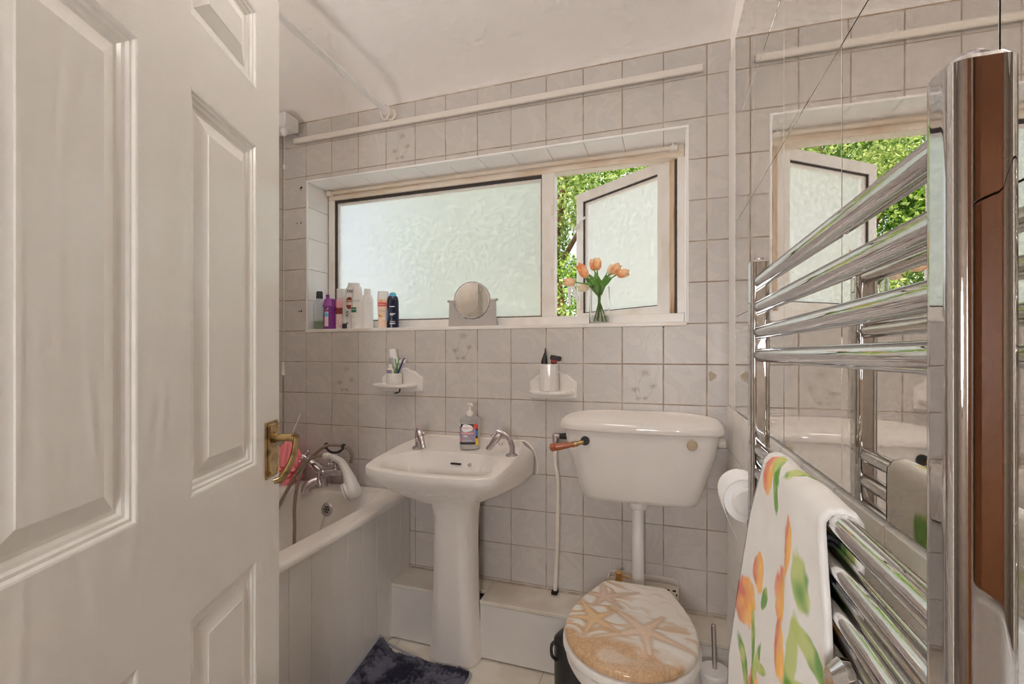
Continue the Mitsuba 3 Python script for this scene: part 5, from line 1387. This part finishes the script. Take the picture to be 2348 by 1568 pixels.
LG = ((.12, .26, .02), (.58, .68, .30))
LG2 = ((.08, .22, .03), (.42, .58, .24))
tree('bright_tree', 'bright leafy tree filling the open window gap, with pale sunlit leaves', [[-1.25, 5.6, -.3], [-1.2, 5.5, 1.2], [-1.28, 5.4, 2.4], [-1.1, 5.4, 3.4]], [(-1.1, 5.3, 3.4), (-.4, 5.2, 3.0), (-1.7, 5.4, 2.5), (-.2, 5.4, 2.0), (-1.0, 5.2, 1.7), (.4, 5.6, 3.5), (.5, 5.5, 2.2)], [(1.0, .8, .9), (.8, .7, .8), (.6, .7, .7), (.7, .7, .7), (.8, .7, .6), (.8, .8, .9), (.8, .8, .9)], 46000, .052, LG, 1,
     branches=[[[-1.2, 5.3, 2.2], [-.8, 4.9, 2.6], [-.35, 4.5, 2.80], [-.1, 4.3, 2.84]], [[-1.25, 5.4, 1.6], [-1.45, 5.1, 2.2], [-1.6, 4.9, 2.7]]])
tree('garden_tree', 'rounded green tree behind, seen in the mirror', [[-2.9, 6.2, -.3], [-2.85, 6.1, 1.4], [-2.7, 6.0, 3.0]], [(-2.3, 5.9, 3.3), (-3.2, 6.1, 3.0), (-2.6, 5.7, 2.2), (-1.7, 6.3, 3.9), (-3.1, 6.0, 1.6)], [(.9, .8, .8), (.9, .8, .9), (.9, .7, .8), (.8, .8, .7), (.9, .7, .7)], 40000, .055, LG2, 2)
tree('hedge', 'low green hedge below the trees outside', None, [(x, 4.6 + .2 * math.sin(x * 3), .9) for x in np.arange(-5.5, 1.6, .5)], [(.5, .45, .75)] * 15, 24000, .05, LG2, 3, 'hedge')

# ---------------------------------------------------------------- lamps added out of view to fill the room with light
cl = thing('ceiling_light', 'added opal ceiling light out of view, brightening the bathroom', 'ceiling light')  # added lamp, unseen, lifts the overall brightness
LC = (-.42, .62, CEIL)
part(cl, 'base', lathe([(.15, 0), (.15, -.02), (.145, -.022)], LC, 40), 'plastic_white')
scene[cl + '__shade'] = {**mikit.ply(lathe([(.142, -.022), (.140, -.045), (.12, -.075), (.08, -.095), (.03, -.104), (.001, -.105)], LC, 40, cap0=True, cap1=True), 'plastic_white', smooth=40), 'emitter': {'type': 'area', 'radiance': rgb(np.array([1.0, .94, .88]) * LAMP * 4)}}
wu = thing('wall_uplighter', 'added half bowl uplighter out of view, fill light for ceiling and bath', 'wall light')  # added lamp, unseen, fills the ceiling and the side the door shades
UC = (XL + .158, .42, 1.50)
part(wu, 'bowl', lathe([(.03, -.12), (.08, -.10), (.13, -.06), (.150, -.005), (.150, .0), (.146, .0), (.126, -.055), (.078, -.093)], UC, 36), 'plastic_white', smooth=40)
part(wu, 'wall_plate', cbox(XL, XL + .02, .36, .48, 1.40, 1.50, .004), 'plastic_white')
scene[wu + '__diffuser'] = {**mikit.ply(lathe([(.144, -.008), (.144, -.004), (.001, -.003)], UC, 36), 'plastic_white'), 'emitter': {'type': 'area', 'radiance': rgb(np.array([1.0, .95, .89]) * UP)}}
hl = thing('floor_lamp', 'added globe floor lamp in the hall, fill light from behind the camera', 'floor lamp')  # added lamp behind the camera, main frontal fill
HC = (-.09, -.66, 1.20)
part(hl, 'base', lathe([(.13, 0), (.13, .012), (.02, .02), (.012, .03)], (HC[0], HC[1], 0), 32), 'dull_chrome', smooth=35)
part(hl, 'pole', rod([HC[0], HC[1], .02], [HC[0], HC[1], HC[2] - .135], .010, 14), 'dull_chrome', smooth=35)
part(hl, 'neck', lathe([(.04, -.15), (.05, -.135), (.05, -.125)], HC, 24), 'dull_chrome', smooth=35)
scene[hl + '__shade'] = {**mikit.ply(sphere(HC, .135, 3), 'plastic_white', smooth=True), 'emitter': {'type': 'area', 'radiance': rgb(np.array([1.0, .985, .975]) * HALL)}}

# look-alikes that belong together
for stem, group in (('tulip', 'tulips in the glass vase'), ('basin_tap', 'taps on the wash basin'), ('wall_holder', 'ceramic wall holders'), ('tumbler', 'beakers on the wall holders'), ('toothbrush', 'toothbrushes in the beaker'), ('toothpaste_tube', 'toothpaste tubes in the beaker')):
    for key in labels:
        if (key == stem or key.rpartition('_')[0] == stem and key[-3:].isdigit()) and '__' not in key:
            labels[key]['group'] = group
